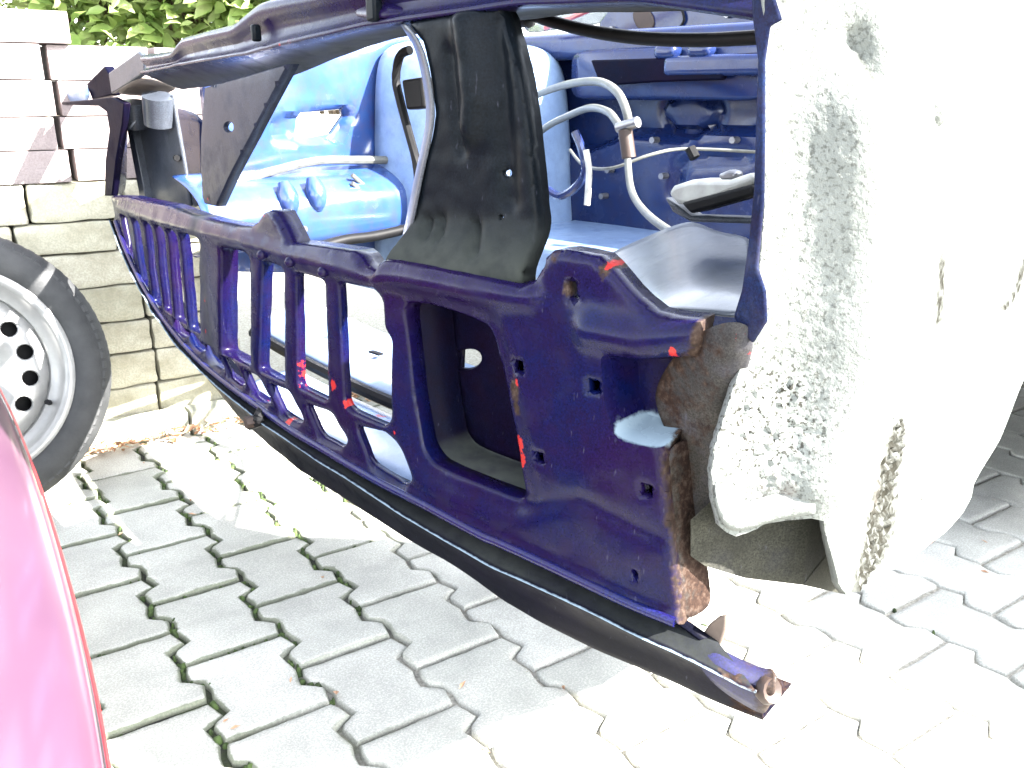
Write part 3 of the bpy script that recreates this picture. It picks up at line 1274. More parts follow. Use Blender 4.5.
small = [((120, 214), (127, 216), (139, 289), (131, 272)),
         ((132, 217), (139, 219), (150, 300), (143, 291)),
         ((144, 220), (151, 222), (161, 308), (153, 302)),
         ((155, 223), (163, 226), (173, 317), (164, 310)),
         ((167, 227), (176, 230), (187, 327), (176, 319)),
         ((180, 231), (199, 237), (200, 335), (190, 329))]
holes_px += [slot(*s) for s in small]
holes_px.append(z6([(442, 226), (530, 246), (545, 262), (548, 636), (540, 640), (446, 588)]))
holes_px.append(z6([(585, 274), (655, 296), (662, 312), (664, 688), (654, 690), (572, 650)]))
holes_px.append(z6([(698, 312), (790, 340), (802, 356), (812, 748), (802, 754), (706, 706)]))
holes_px.append([(337, 281), (376, 290), (382, 300), (384, 328), (390, 340), (391, 418), (386, 427), (350, 412), (343, 402)])
NBIG = len(holes_px)
holes_px += [[(354, 425), (385, 432), (400, 446), (413, 481), (404, 486), (368, 464)],
             [(304, 403), (331, 412), (348, 441), (342, 449), (319, 437)],
             [(268, 383), (288, 391), (304, 420), (299, 425), (282, 416)],
             [(242, 369), (258, 377), (272, 402), (266, 405), (252, 395)],
             [(219, 355), (233, 361), (246, 384), (241, 387), (229, 378)],
             [(200, 342), (212, 348), (225, 369), (220, 371), (210, 363)],
             [(184, 329), (194, 334), (205, 351), (200, 353), (192, 346)],
             [(170, 316), (178, 321), (188, 337), (183, 338), (176, 332)]]
NLOW = len(holes_px)
intake = [(398, 302), (426, 305), (455, 314), (473, 321), (485, 328), (491, 343), (500, 378), (511, 431), (522, 498), (516, 502), (479, 488), (445, 474), (428, 465), (419, 452), (409, 400)]
holes_px.append(intake)
sq = [(517, 367, 5, 7), (593, 387, 5, 7), (538, 458, 4, 6), (646, 491, 5, 6.5)]
for cx, cy, w, h in sq:
    holes_px.append([(cx - w, cy - h), (cx + w, cy - h + 2), (cx + w + .5, cy + h), (cx - w + .5, cy + h - 2)])
holes_px.append([(567, 281), (575, 282), (577, 300), (569, 299)])
holes_px.append([(631.5, 572), (635, 572), (636.5, 576), (633, 577)])
holes = []
for i, h in enumerate(holes_px):
    q = pxu(h)
    if i < 6:
        q = rounded(q, .008, 3)
    elif i < NLOW:
        q = rounded(q, .010, 3)
    elif i == NLOW:
        q = rounded(q, .016, 4)
    holes.append([np.array(k) for k in q])

ridge_uv = np.array(pxu(ridge_px))
top_uv = np.array(pxu(top_px))
right_uv = np.array(pxu(right_px))
pocket_r = rounded(pxu([(600, 352), (640, 356), (700, 352), (720, 380), (700, 440), (662, 450), (616, 441), (604, 405)]), .012, 4)
pocket_uv = np.array(pocket_r)
arm_uv = np.array(pxu([(590, 331), (640, 340), (700, 334)]))
rail_uv = np.array(pxu([(120, 208), (187, 228), (250, 243), (300, 258), (345, 268), (378, 280)]))
hump_uv = np.array(pxu([(385, 275), (460, 288), (530, 297)]))
crease_uv = np.array(pxu([(520, 506), (580, 500), (662, 540)]))


def panel_relief(W):
    d = np.zeros(len(W))
    # recessed pocket beside the headlight with a flat ledge below
    ins = inside(W, pocket_uv)
    dp = dist(W, pocket_uv)
    d += np.where(ins, .046 * sstep(dp, 0, .013), 0)
    # rounded arm above it, rail above the slots
    for line, wd, h in ((arm_uv, .016, .012), (rail_uv, .011, .007), (hump_uv, .014, .010)):
        q = dist(W, line, False)
        d -= h * np.exp(-(q / wd) ** 2)
    # groove under the arm
    # bottom rolled bead
    q = dist(W, ridge_uv, False)
    d -= .005 * np.exp(-((q - .004) / .005) ** 2)
    # pressed step round the intake
    q = dist(W, holes[NLOW])
    d += .006 * sstep(q, .030, .004)
    d += .003 * np.exp(-(dist(W, crease_uv, False) / .008) ** 2)
    # hand-beaten unevenness
    d += np.array([.0016 * noise.noise((x * 22, y * 22, 1.)) + .0006 * noise.noise((x * 70, y * 70, 1.)) for x, y in W])
    return d


def blob(pts, d=0.):
    Q = [(np.array(NOSE.hit(x, y)), r / 890 * .8) for x, y, r in pts]

    def fn(W):
        v = np.zeros(len(W))
        for c, r in Q:
            v = np.maximum(v, np.clip(1.15 - np.linalg.norm((W - c) * np.array([1, .6]), axis=1) / r, 0, 1))
        return v
    return fn


red_fn = blob([(299, 378, 15), (298, 366, 9), (334, 384, 11), (516, 446, 12), (519, 462, 10), (201, 366, 7), (290, 423, 11), (345, 404, 8), (262, 400, 6), (395, 432, 7), (606, 268, 5), (677, 349, 7), (516, 384, 6), (206, 330, 7), (205, 300, 6), (264, 216, 4)])
rustA = blob([(513, 390, 12), (515, 410, 9), (702, 326, 7), (700, 338, 8), (694, 350, 8), (684, 360, 8), (672, 372, 9), (660, 386, 9), (655, 374, 5), (676, 336, 4), (566, 288, 8), (690, 600, 12), (555, 258, 9), (606, 268, 10)])


def rust_fn(W):
    e = np.clip(1 - dist(W, right_uv[3:], False) / .010, 0, 1) * .75
    return np.maximum(rustA(W), e)


ledge_uv = np.array(pxu([(618, 441), (664, 450)]))


def ledge_glint_fn(W):
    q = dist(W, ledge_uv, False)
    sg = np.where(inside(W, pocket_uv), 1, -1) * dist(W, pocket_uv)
    return np.clip(1.7 - q / .011, 0, 1) * sstep(sg, -.0005, .004)  # sky reflection on the pocket ledge, painted as a pale patch


def pillar_grey_fn(W):
    u0_, z0_ = NOSE.hit(205, 300)
    q = np.abs(W[:, 0] - u0_)
    return .55 * np.exp(-(q / .02) ** 2)  # greyer band down the solid bar between the slots


HFL = [.010] * 6 + [.022, .012, .008, .007] + [.006] * 8 + [.024] + [.010] * 6
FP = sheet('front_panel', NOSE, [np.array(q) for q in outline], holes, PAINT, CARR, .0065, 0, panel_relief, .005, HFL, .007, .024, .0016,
           {'red': red_fn, 'rust': rust_fn, 'dust': pillar_grey_fn, 'glint_wear': ledge_glint_fn}, feats=[(pocket_r, (0, .0035, .0065, .0095, .013))])  # 'dust' here carries the greyer band on the solid bar

# small round emboss knobs under the rail
for x, y in ((323, 272), (290, 262), (262, 255)):
    c = NOSE.p(x, y, -.006)
    bm = bmesh.new()
    bmesh.ops.create_icosphere(bm, subdivisions=2, radius=.007)
    me = bpy.data.meshes.new('m')
    bm.to_mesh(me)
    bm.free()
    o = finish('stud', me, PAINT, None, 80)
    o.location = c
    o.parent = FP

# ------------------------------------------------------------------ intake box behind the big opening
def P3(x, y, d):
    return NOSE.p(x, y, d)


iu = [np.array(q) for q in pxu(intake)]
ic = np.mean(iu, axis=0)


def duct():
    loop = dens(rounded(iu, .016, 4), .012)
    vs, fs = [], []
    n = len(loop)
    for k, (d, s) in enumerate(((.024, 1.004), (.075, .985), (.085, .95))):
        for q in loop:
            w = ic + (q - ic) * s
            vs.append(tuple(NOSE.xyz(np.array([w[0]]), np.array([w[1]]), np.array([d]))[0]))
    for k in range(2):
        for i in range(n):
            fs.append((k * n + i, k * n + (i + 1) % n, (k + 1) * n + (i + 1) % n, (k + 1) * n + i))
    dme = mesh(vs, fs)
    zlo = np.array([NOSE.hit(x, y)[1] for x, y in ((428, 465), (479, 488), (516, 502))])
    ulo = np.array([NOSE.hit(x, y)[0] for x, y in ((428, 465), (479, 488), (516, 502))])
    da = []
    for k in range(3):
        for q in loop:
            da.append(float(np.clip(1.2 - (q[1] - np.interp(q[0], ulo, zlo)) / .014, 0, 1)))
    at = dme.attributes.new('dust', 'FLOAT', 'POINT')
    at.data.foreach_set('value', np.array(da, dtype=np.float32) * .8)
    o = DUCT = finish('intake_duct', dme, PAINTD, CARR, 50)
    thick(o, .002)
    # the back wall with the oval hole
    hp = [np.array(NOSE.hit(474 + 15 * math.cos(q) + 2 * math.sin(q), 357 + 10 * math.sin(q) - 3 * math.cos(q), .088)) for q in np.linspace(0, 2 * math.pi, 20, endpoint=False)]
    red2 = lambda W: np.clip(1 - np.linalg.norm((W - np.array(NOSE.hit(470, 452, .085))) * np.array([.6, 1.6]), axis=1) / .02, 0, 1)
    back_out = [ic + (q - ic) * .95 for q in rounded(iu, .016, 4)]
    rib = np.array([NOSE.hit(446, 310, .085), NOSE.hit(452, 465, .085)])
    sheet('intake_back', NOSE, back_out, [hp], PAINTD, DUCT, .010, .085, lambda W: -.010 * sstep(W[:, 0], rib[:, 0].mean() - .006, rib[:, 0].mean() + .006), .003, .006, 0, 0, .0016, {'red': red2})


duct()
# closed box section behind the near half of the panel
bo = [np.array(NOSE.hit(x, y, .05)) for x, y in [(525, 296), (560, 275), (590, 290), (640, 325), (690, 345), (672, 430), (668, 470), (668, 530), (560, 498), (535, 490), (520, 420)]]
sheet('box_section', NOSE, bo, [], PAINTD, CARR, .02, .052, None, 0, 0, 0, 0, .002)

# ------------------------------------------------------------------ lower valance with projecting lip
edge_px = [(757, 691), (743, 686), (699, 663), (664, 646), (611, 622), (559, 596), (493, 567), (455, 545), (405, 516), (364, 489), (317, 459), (264, 424), (232, 398), (200, 370), (176, 344), (152, 310), (134, 278), (120, 247), (110, 220)]
bot_px = [(753, 728), (734, 720), (693, 703), (646, 682), (588, 657), (529, 628), (493, 606), (464, 584), (420, 557), (376, 530), (332, 501), (288, 472), (259, 448), (229, 420), (212, 397), (182, 360), (158, 327), (136, 292), (123, 260), (112, 232)]
ridge2 = [(700, 640)] + ridge_px


def resamp(px, d, n):
    P = np.array([tuple(NOSE.p(x, y, d)) for x, y in px])
    s = np.concatenate([[0], np.cumsum(np.linalg.norm(np.diff(P[:, :2], axis=0), axis=1))])
    # param by the plan coordinate along A
    a = (P - np.array(C0)) @ np.array(A)
    o = np.argsort(a)
    return a[o], P[o]


NL = 110
lines = []
for px, d in ((ridge2, .004), (edge_px, -.012), (bot_px, .010)):
    a_, P_a = resamp(px, d, NL)
    lines.append((a_, P_a))
a_hi = [lines[0][0].max(), lines[1][0].max(), lines[2][0].max()]
a_lo = max(l[0].min() for l in lines)
rows = []
dustv, rustv = [], []
rowdef = [(0, 0, .0), (.06, .012, 0), (.14, .014, 0), (.5, .008, 0), (.9, .001, 0), (.975, -.001, 0), (1.0, -.002, 0), (1.012, 0, 0), (1.08, .004, 0), (1.3, .012, 0), (1.6, .016, 0), (1.9, .016, 0), (2.0, .018, 0), (2.0, .07, .012)]
glint_wearv = []
for f, dd, dz in rowdef:
    row = []
    for k in range(NL):
        s = k / (NL - 1)
        i0 = min(int(f), 1)
        w = f - i0
        pts = []
        for l, hi in zip(lines, a_hi):
            aa = a_lo + (hi - a_lo) * s
            pts.append(np.array([np.interp(aa, l[0], l[1][:, j]) for j in range(3)]))
        q = pts[i0] * (1 - min(w, 1)) + pts[i0 + 1] * min(w, 1)
        q = Vector(q) + R * dd + Vector((0, 0, dz))
        q += R * .0015 * noise.noise((s * 25, f * 3, 0)) + Vector((0, 0, .0015 * noise.noise((s * 22, f * 3, 7))))
        row.append(q)
        dustv.append((.5 if .1 < f < .95 else .04) * (.7 + .6 * noise.noise((s * 14, f, 3))))
        glint_wearv.append(.44 + .12 * noise.noise((s * 9, 0, 5)) if f == 1.0 else 0.)  # silver highlight on the worn lip edge, painted as a pale line
        rustv.append(.55 if s > .975 and f > .8 else 0.)
    rows.append(row)
VAL = gridm('valance_lip', rows, LIPM, CARR, 0, .0025, {'dust': dustv, 'rust': rustv, 'glint_wear': glint_wearv})
bead = [NOSE.p(x, y, -.004) for x, y in ridge_px]
tube('bottom_bead', bead, .0052, BEADM, CARR, n=10)
# torn end of the valance: tabs and a rusty eye
e1 = NOSE.p(768, 690, 0)
tor = lathe([(.005, -.003), (.011, -.006), (.0135, 0), (.011, .006), (.005, .003), (.005, -.003)], 11)
o = finish('end_eye', tor, BRASS, CARR, 60)
o.matrix_parent_inverse = Matrix()
o.matrix_world = Matrix.Translation(e1) @ Matrix.Rotation(math.radians(30), 4, 'Z') @ Matrix.Rotation(math.radians(-25), 4, 'X')
mw = o.matrix_world.copy()
o.parent = CARR
o.matrix_world = mw
rows = [[NOSE.p(692, 640, .004), NOSE.p(716, 648, .01), NOSE.p(742, 662, .012), NOSE.p(766, 672, .012), NOSE.p(775, 668, .014)],
        [NOSE.p(694, 655, -.002), NOSE.p(716, 662, -.012), NOSE.p(742, 678, -.012), NOSE.p(764, 686, -.008), NOSE.p(778, 684, -.004)],
        [NOSE.p(700, 668, -.008), NOSE.p(722, 690, -.004), NOSE.p(746, 704, 0), NOSE.p(760, 712, .004), NOSE.p(766, 712, .01)]]
gridm('end_tab', rows, BEADM, CARR, 2, .004, {'rust': [0, 0, .2, .6, 1] * 3, 'dust': [.3] * 15})
SANDY = simple('sandy_filler', (.075, .055, .042), .8)
plate('filler_tab', [(702, 634), (709, 624), (718, 617), (726, 616), (725, 630), (721, 642), (715, 652), (704, 650)], nose_b(.77) + .01, .006, SANDY, CARR, .002)
# bolt on the lip
bl = NOSE.p(252, 421, -.022)
LB = tube('lip_bolt', [bl + R * .03, bl], .006, BLACK, CARR, n=8)
tube('bolt_head', [bl + A * .002 + R * .002, bl - R * .010], .0085, BRASS, LB, n=6)
tube('bolt_clip', [NOSE.p(262, 412, -.004), NOSE.p(258, 420, -.016), NOSE.p(250, 424, -.018)], .009, BLACK, CARR, n=8)

# ------------------------------------------------------------------ rusty corner gusset between panel and wing edge
def gpt(x, y, d):
    return NOSE.p(x, y, d)


gr = [[(690, 338, .005), (712, 326, -.004), (735, 320, -.010), (752, 326, .0)],
      [(670, 362, .024), (700, 350, -.002), (735, 338, -.016), (754, 345, .004)],
      [(657, 385, .034), (688, 385, .020), (725, 365, -.010), (745, 375, .010)],
      [(655, 402, .036), (685, 412, .030), (710, 400, .010), (732, 405, .020)],
      [(664, 428, .034), (690, 440, .034), (706, 432, .024), (719, 440, .026)],
      [(676, 446, .036), (692, 465, .038), (704, 466, .030), (713, 470, .030)],
      [(678, 490, .040), (692, 495, .042), (704, 500, .036), (714, 505, .034)],
      [(682, 540, .042), (690, 540, .044), (698, 538, .042), (712, 530, .040)]]
rows = [[gpt(*q) + Vector((0, 0, 0)) + R * .003 * noise.noise((q[0] * .1, q[1] * .1, 0)) for q in r] for r in gr]
rv = [1, .5, .25, .15] + [.8, .5, .3, .1] + [.7, .45, .4, .2] + [.6, .6, .5, .2] + [.5, .5, .5, .3] + [.9, .6, .3, .3] + [.9, .5, .3, .3] + [.9, .5, .3, .3]
rdv = [0, 0, .35, .2] + [0, .2, .3, .42] + [0, 0, .2, .45] + [0, 0, 0, .25] + [.1, 0, 0, 0] + [0] * 12
gridm('corner_gusset', rows, RUSTY, CARR, 3, .002, {'rust': rv, 'red': rdv})
# side flange of the front panel, rusty
fl = [(666, 447), (668, 500), (672, 546), (678, 592), (683, 622)]
rows = []
for x, y in fl:
    p0 = NOSE.p(x, y, .006)
    rows.append([p0, p0 + R * .022 + A * .002, p0 + R * .045 + A * .003])
gridm('side_flange', rows, RUSTY, CARR, 2, .002, {'rust': [.5, .9, .9] * 5, 'red': [0, .1, .35] * 5})
# ------------------------------------------------------------------ wing edge strip
SB = nose_b(.755)
strip = [(750, -14), (770, -14), (781, 20), (769, 26), (764, 60), (764, 130), (763, 200), (757, 268), (765, 292), (766, 322), (752, 344), (738, 330), (733, 316), (741, 290), (748, 240), (753, 190), (757, 60), (752, 20)]
o = plate('wing_edge', strip, SB - .002, .004, PAINTD, CARR, .003)
me = o.data
o.data.materials[0] = paint_mat('scratched_blue', (.0016, .003, .013), (.005, .011, .036), .45, .0, .5, .06)

# ------------------------------------------------------------------ wheelhouse apron (stone-chip coated)
s0 = at_b(762, 250, SB)
plan = [(s0.x - .002, s0.y + .012), (.238, .722), (.275, .712), (.302, .722), (.328, .765), (.38, .85), (.47, .96), (.55, 1.035), (.64, 1.12), (.74, 1.21), (.86, 1.32)]
pp = np.array(plan)
s_ = np.concatenate([[0], np.cumsum(np.linalg.norm(np.diff(pp, axis=0), axis=1))])
ss = np.linspace(0, s_[-1], 160)
# smooth the plan line
px_ = np.interp(ss, s_, pp[:, 0])
py_ = np.interp(ss, s_, pp[:, 1])
ker = np.hanning(25)
ker /= ker.sum()
pad = lambda q: np.convolve(np.concatenate([2 * q[0] - q[12:0:-1], q, 2 * q[-1] - q[-2:-14:-1]]), ker, 'valid')
APS = Ruled(np.stack([pad(px_), pad(py_)], 1))
ap_out = [(763, -40), (900, -60), (1050, -72), (1056, 100), (1052, 240), (1046, 330), (1036, 362), (1024, 378), (998, 440), (974, 484), (971, 497), (963, 511), (945, 532), (926, 547), (900, 566), (875, 572), (842, 592), (838, 582), (828, 540), (821, 517), (809, 514), (786, 518), (765, 523), (748, 532), (736, 535), (727, 531), (720, 525), (713, 498), (711, 470), (714, 450), (722, 425), (735, 388), (748, 350), (758, 318), (760, 270), (764, 200), (765, 60)]
ap_uv = [np.array(APS.hit(x, y)) for x, y in ap_out]


def apx(pts):
    return np.array([APS.hit(x, y) for x, y in pts])


crease1 = apx([(855, 40), (868, 70), (882, 105), (886, 180)])
ridge1 = apx([(862, 120), (866, 200), (868, 300), (862, 360), (846, 430), (822, 480)])
dent = apx([(944, 100)])[0]
streak = apx([(893, 428), (888, 455), (878, 490), (868, 540), (862, 565)])
patch2 = apx([(940, 258), (939, 285), (937, 318)])
patch3 = apx([(1022, 262), (1015, 290), (1003, 308)])
seam = apx([(945, 318), (975, 309), (1003, 302)])
roughc = apx([(765, 420)])[0]
spots = apx([(920, 500), (930, 490)])


def streak_w(W):
    k_ = np.array([.30, 1.])
    q = dist(W * k_, streak * k_, False)
    wdt = .007 + .024 * np.clip((NOSEZ - W[:, 1]) / .16, 0, 1)
    return np.clip(1.7 - q / wdt, 0, 1)


NOSEZ = float(streak[0][1])


UR1 = float(apx([(866, 200)])[0][0])


def rough_fn(W):
    # rough lower front corner and patches
    r = np.clip(1.3 - np.linalg.norm((W - roughc) * np.array([1.0, .8]), axis=1) / .07, 0, 1)
    r2 = np.clip(1 - dist(W, streak, False) / .045, 0, 1) * .9
    r3 = np.clip(1.2 - np.linalg.norm((W - spots[0]) * np.array([.8, 1.2]), axis=1) / .04, 0, 1)
    return np.maximum(np.maximum(r, r2), np.maximum(r3, .08 + .34 * sstep(UR1 - W[:, 0], -.02, .03)))


def dirt_shade_fn(W):
    a_ = streak_w(W)
    b_ = np.clip(1.3 - dist(W * np.array([.4, 1.]), patch2 * np.array([.4, 1.]), False) / .008, 0, 1) * .9
    c_ = np.clip(1.2 - dist(W * np.array([.4, 1.]), patch3 * np.array([.4, 1.]), False) / .007, 0, 1) * .9
    d_ = np.clip(1 - dist(W, crease1, False) / .004, 0, 1) * .6  # shadow in the crease, painted dark along with the dirt
    nz = np.array([noise.noise((x * 120, y * 120, 2.)) for x, y in W])
    return np.clip((np.maximum(np.maximum(a_, b_), np.maximum(c_, d_))) * (1.0 + 1.3 * nz), 0, 1)


def apron_relief(W):
    d = np.zeros(len(W))
    d += .010 * np.exp(-(dist(W, crease1, False) / .012) ** 2)
    d -= .018 * np.exp(-(dist(W, ridge1, False) / .035) ** 2)
    q = np.linalg.norm(W - dent, axis=1)
    d += np.where(q < .030, -.004 * sstep(q, .024, .018), 0) + .003 * np.exp(-((q - .023) / .003) ** 2)
    d += .006 * np.exp(-(dist(W, seam, False) / .006) ** 2)
    rg = rough_fn(W)
    n1 = np.array([noise.noise((x * 150, y * 150, 0.)) for x, y in W])
    n2 = np.array([noise.noise((x * 240, y * 240, 5.)) for x, y in W])
    n3 = np.array([noise.noise((x * 9, y * 9, 5.)) for x, y in W])
    st = streak_w(W)
    n4 = np.array([noise.noise((x * 60, y * 170, 8.)) for x, y in W])
    d -= rg * (.0022 * np.clip(n1 + .1, -.5, 1) + .0036 * np.clip(n2, -.5, 1))
    d += .004 * n3
    n5 = np.array([noise.noise((x * 90, y * 210, 3.)) for x, y in W])
    d -= st * (.006 * np.clip(n4 + .35, 0, 1) + .006 * np.clip(n5 + .2, 0, 1))
    return d


red_ap = apx([(988, 420), (985, 440), (930, 548), (985, 470)])
AP = sheet('wheelhouse_apron', APS, ap_uv, [], APRON, CARR, .0042, 0, apron_relief, 0, 0, 0, .006, .003,
           {'rough': rough_fn, 'dirt': dirt_shade_fn, 'red': lambda W: .35 * np.clip(1 - dist(W, red_ap[:3], False) / .016, 0, 1)})  # 'dirt' also carries the painted crease shadow
# folded flange at the foot of the apron
fp = [(716, 500), (722, 524), (736, 533), (765, 522), (792, 516), (815, 513)]
rows = [[APS.p(x, y - 26, -.004) for x, y in fp], [APS.p(x, y - 6, -.016) for x, y in fp], [APS.p(x, y + 1, -.010) for x, y in fp], [APS.p(x, y, .012) for x, y in fp]]
gridm('apron_flange', rows, APRON, CARR, 2, .002)
# inner skirt seen under the flange, its shade painted as a dark colour
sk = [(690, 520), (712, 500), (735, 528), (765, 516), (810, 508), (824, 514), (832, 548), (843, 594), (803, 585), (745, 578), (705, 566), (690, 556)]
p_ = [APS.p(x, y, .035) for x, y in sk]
SKIRTM = paint_mat('skirt_shade_paint', (.014, .014, .011), (.026, .026, .02), .8, 0, .2, .1)
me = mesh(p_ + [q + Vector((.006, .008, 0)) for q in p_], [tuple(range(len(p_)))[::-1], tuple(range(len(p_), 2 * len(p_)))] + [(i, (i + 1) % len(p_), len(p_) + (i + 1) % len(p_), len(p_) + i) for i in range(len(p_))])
finish('inner_skirt', me, SKIRTM, CARR, 40)

# ------------------------------------------------------------------ slam panel: the upper crossmember
tp = [(140, 58), (160, 56), (170, 54), (175, 47), (180, 41), (205, 34), (231, 28), (240, 20), (249, 12), (258, 6), (275, 2), (320, -6), (367, -16), (420, -26), (520, -46), (640, -70), (780, -96)]
bt = [(140, 74), (160, 70), (170, 68), (175, 67), (180, 66), (205, 62), (231, 58), (240, 57), (249, 56), (258, 54), (275, 49), (320, 38), (362, 28), (420, 20), (520, 6), (640, 3), (780, 24)]


def lines_to(px, d, aa):
    a_, P_a = resamp(px, d, 0)
    return [Vector([np.interp(q, a_, P_a[:, j]) for j in range(3)]) for q in aa]


DB = .035
aT, _ = resamp(tp, DB, 0)
aB, _ = resamp(bt, DB, 0)
aa = np.linspace(max(aT.min(), aB.min()), .80, 90)
TT, BB = lines_to(tp, DB, aa), lines_to(bt, DB, aa)
rows = []
bay = [0.] * 0
und = np.clip((.22 - aa) / .25, 0, 1)
for dd, f, dz in ((.15, 0, .006), (.02, 0, .008), (.003, .02, .004), (0, .08, 0), (.004, .3, 0), (.012, .5, 0), (.008, .8, 0), (-.004, .90, 0), (-.004, .97, 0), (.004, 1.0, 0), (.04, 1.0, -.5), (.075, 1.0, -1.), (.085, 1., -.4)):
    rows.append([TT[k].lerp(BB[k], f) + R * dd + Vector((0, 0, (dz if dz > -.1 else dz * .030 * und[k]) + .001 * noise.noise((k * .3, f * 3, dd * 20)))) for k in range(len(aa))])
nn = len(aa)
attr_d = []
attr_r = []
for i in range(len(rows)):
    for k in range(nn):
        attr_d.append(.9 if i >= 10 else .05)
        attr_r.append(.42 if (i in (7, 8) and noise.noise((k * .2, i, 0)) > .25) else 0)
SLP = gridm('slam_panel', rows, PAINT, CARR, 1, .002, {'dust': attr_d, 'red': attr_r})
# latch cup and slotted bracket on it
for (x, y, w, h) in ((256, 33, 4, 9), (374, 8, 7, 12)):
    p0 = NOSE.p(x, y, DB - .003)
    o = finish('latch_plate', bxmesh(p0, w / 890 * 1.0, .006, h / 890 * 1.0, CAX), BLACKP, SLP, 40)
    bevel(o, .003, 2)
rows = []
for y, d in ((-6, .02), (8, .0), (18, -.01), (25, .012)):
    rows.append([NOSE.p(x, y - abs(x - 382) * .10, DB + d + abs(x - 382) * .0006) for x in (356, 366, 382, 398, 412)])
gridm('latch_cup', rows, PAINT, CARR, 2, .003, {'red': [0, 0, 0, 0, 0, 0, 0, 0, 0, 0, .2, .45, .4, .2, 0, .3, .5, .5, .2, 0]})

# far end bracket of the slam panel, and the wing tip
bF = nose_b(-.7)
plate('end_bracket', [(108, 73), (138, 51), (144, 58), (144, 73), (111, 94)], bF + .03, .012, GREYP, CARR, .003)
rows = [[at_b(111, 94, bF + .03), at_b(128, 84, bF + .032), at_b(144, 74, bF + .034)], [at_b(140, 95, bF + .12), at_b(158, 91, bF + .12), at_b(172, 86, bF + .12)], [at_b(150, 97, bF + .16), at_b(165, 94, bF + .16), at_b(178, 88, bF + .16)]]
gridm('end_gusset', rows, TANP, CARR, 2, .002)
plate('end_clip', [(86, 84), (104, 66), (112, 78), (112, 95), (92, 100)], bF + .06, .02, PAINTD, CARR, .003)
rows = [[at_b(52, 95, bF + .10), at_b(62, 87, bF + .09), at_b(74, 84, bF + .08), at_b(88, 82, bF + .07)],
        [at_b(49, 98, bF + .08), at_b(62, 95, bF + .06), at_b(75, 93, bF + .05), at_b(89, 94, bF + .05)],
        [at_b(52, 103, bF + .09), at_b(62, 105, bF + .08), at_b(75, 104, bF + .07), at_b(88, 104, bF + .06)]]
gridm('wing_tip', rows, BAYL, CARR, 2, .003)
# far wing edge strip
plate('far_wing_edge', [(60, 102), (86, 100), (112, 97), (124, 103), (122, 125), (116, 160), (112, 196), (104, 196), (105, 160), (109, 130), (106, 112), (98, 106), (62, 105)], bF + .02, .014, PAINTD, CARR, .003)
rows = [[at_b(122, 100, bF + .04), at_b(128, 110, bF + .10)], [at_b(119, 150, bF + .04), at_b(126, 150, bF + .12)], [at_b(113, 196, bF + .02), at_b(127, 197, bF + .10)]]
gridm('far_wing_flange', rows, BAYB, CARR, 2, .002, {'red': [.3, 0, .4, 0, .2, 0]})

# ------------------------------------------------------------------ posts between grille panel and slam panel
def post_relief_surface():
    PB = [(402, 22), (440, 15), (491, 8), (497, 25), (506, 45), (515, 80), (521, 117), (527, 170), (531, 212), (534, 240), (535, 282), (470, 290), (398, 270), (401, 255), (408, 225), (417, 176), (426, 140), (430, 115), (428, 95), (423, 65), (417, 42)]
    post = [np.array(NOSE.hit(x, y, .028)) for x, y in PB]
    blg = np.array([NOSE.hit(x, y, .028) for x, y in [(463, 22), (468, 60), (472, 100), (470, 128)]])
    grv = np.array([NOSE.hit(x, y, .028) for x, y in [(445, 50), (452, 120), (458, 150)]])
    grv2 = np.array([NOSE.hit(x, y, .028) for x, y in [(489, 20), (497, 90), (505, 200)]])
    bott = np.array([NOSE.hit(x, y, .028) for x, y in [(400, 262), (535, 278)]])
    tri = [np.array([NOSE.hit(x, y, .028) for x, y in q]) for q in ([(425, 222), (428, 236)], [(437, 220), (441, 236)], [(472, 225), (482, 252)])]

    def rel(W):
        d = -.016 * np.exp(-(dist(W, blg, False) / .014) ** 2)
        d += .006 * np.exp(-(dist(W, grv, False) / .006) ** 2)
        d += .008 * np.exp(-(dist(W, grv2, False) / .012) ** 2)
        zb = np.interp(W[:, 0], bott[:, 0], bott[:, 1])
        d -= .030 * sstep(zb - W[:, 1], -.055, .0)
        for q in tri:
            d += .010 * np.exp(-(dist(W, q, False) / .006) ** 2)
        d += np.array([.001 * noise.noise((x * 60, y * 60, 4.)) for x, y in W])
        return d
    hl = []
    for cx, cy, r in ((499, 174, 4), (497, 218, 2.5)):
        hl.append([np.array(NOSE.hit(cx + r * math.cos(q), cy + r * 1.1 * math.sin(q), .028)) for q in np.linspace(0, 2 * math.pi, 10, endpoint=False)])
    zd = np.array(NOSE.hit(460, 255, .028))
    HP = sheet('headlight_post', NOSE, post, hl, BLACKP, CARR, .006, .034, rel, .002, .004, .006, .018, .002,
          {'dust': lambda W: np.clip(1 - (W[:, 1] - zd[1]) / .05, 0, 1) * .7})
    # pale edge flange on its far side
    fe = [(402, 24), (416, 42), (423, 65), (428, 95), (430, 115), (426, 140), (417, 176), (408, 225), (400, 258)]
    rows = [[NOSE.p(x - 2, y, .048), NOSE.p(x + 1, y, .034), NOSE.p(x + 5, y, .030)] for x, y in fe]
    gridm('post_flange', rows, GREYP, HP, 1, .002)


post_relief_surface()
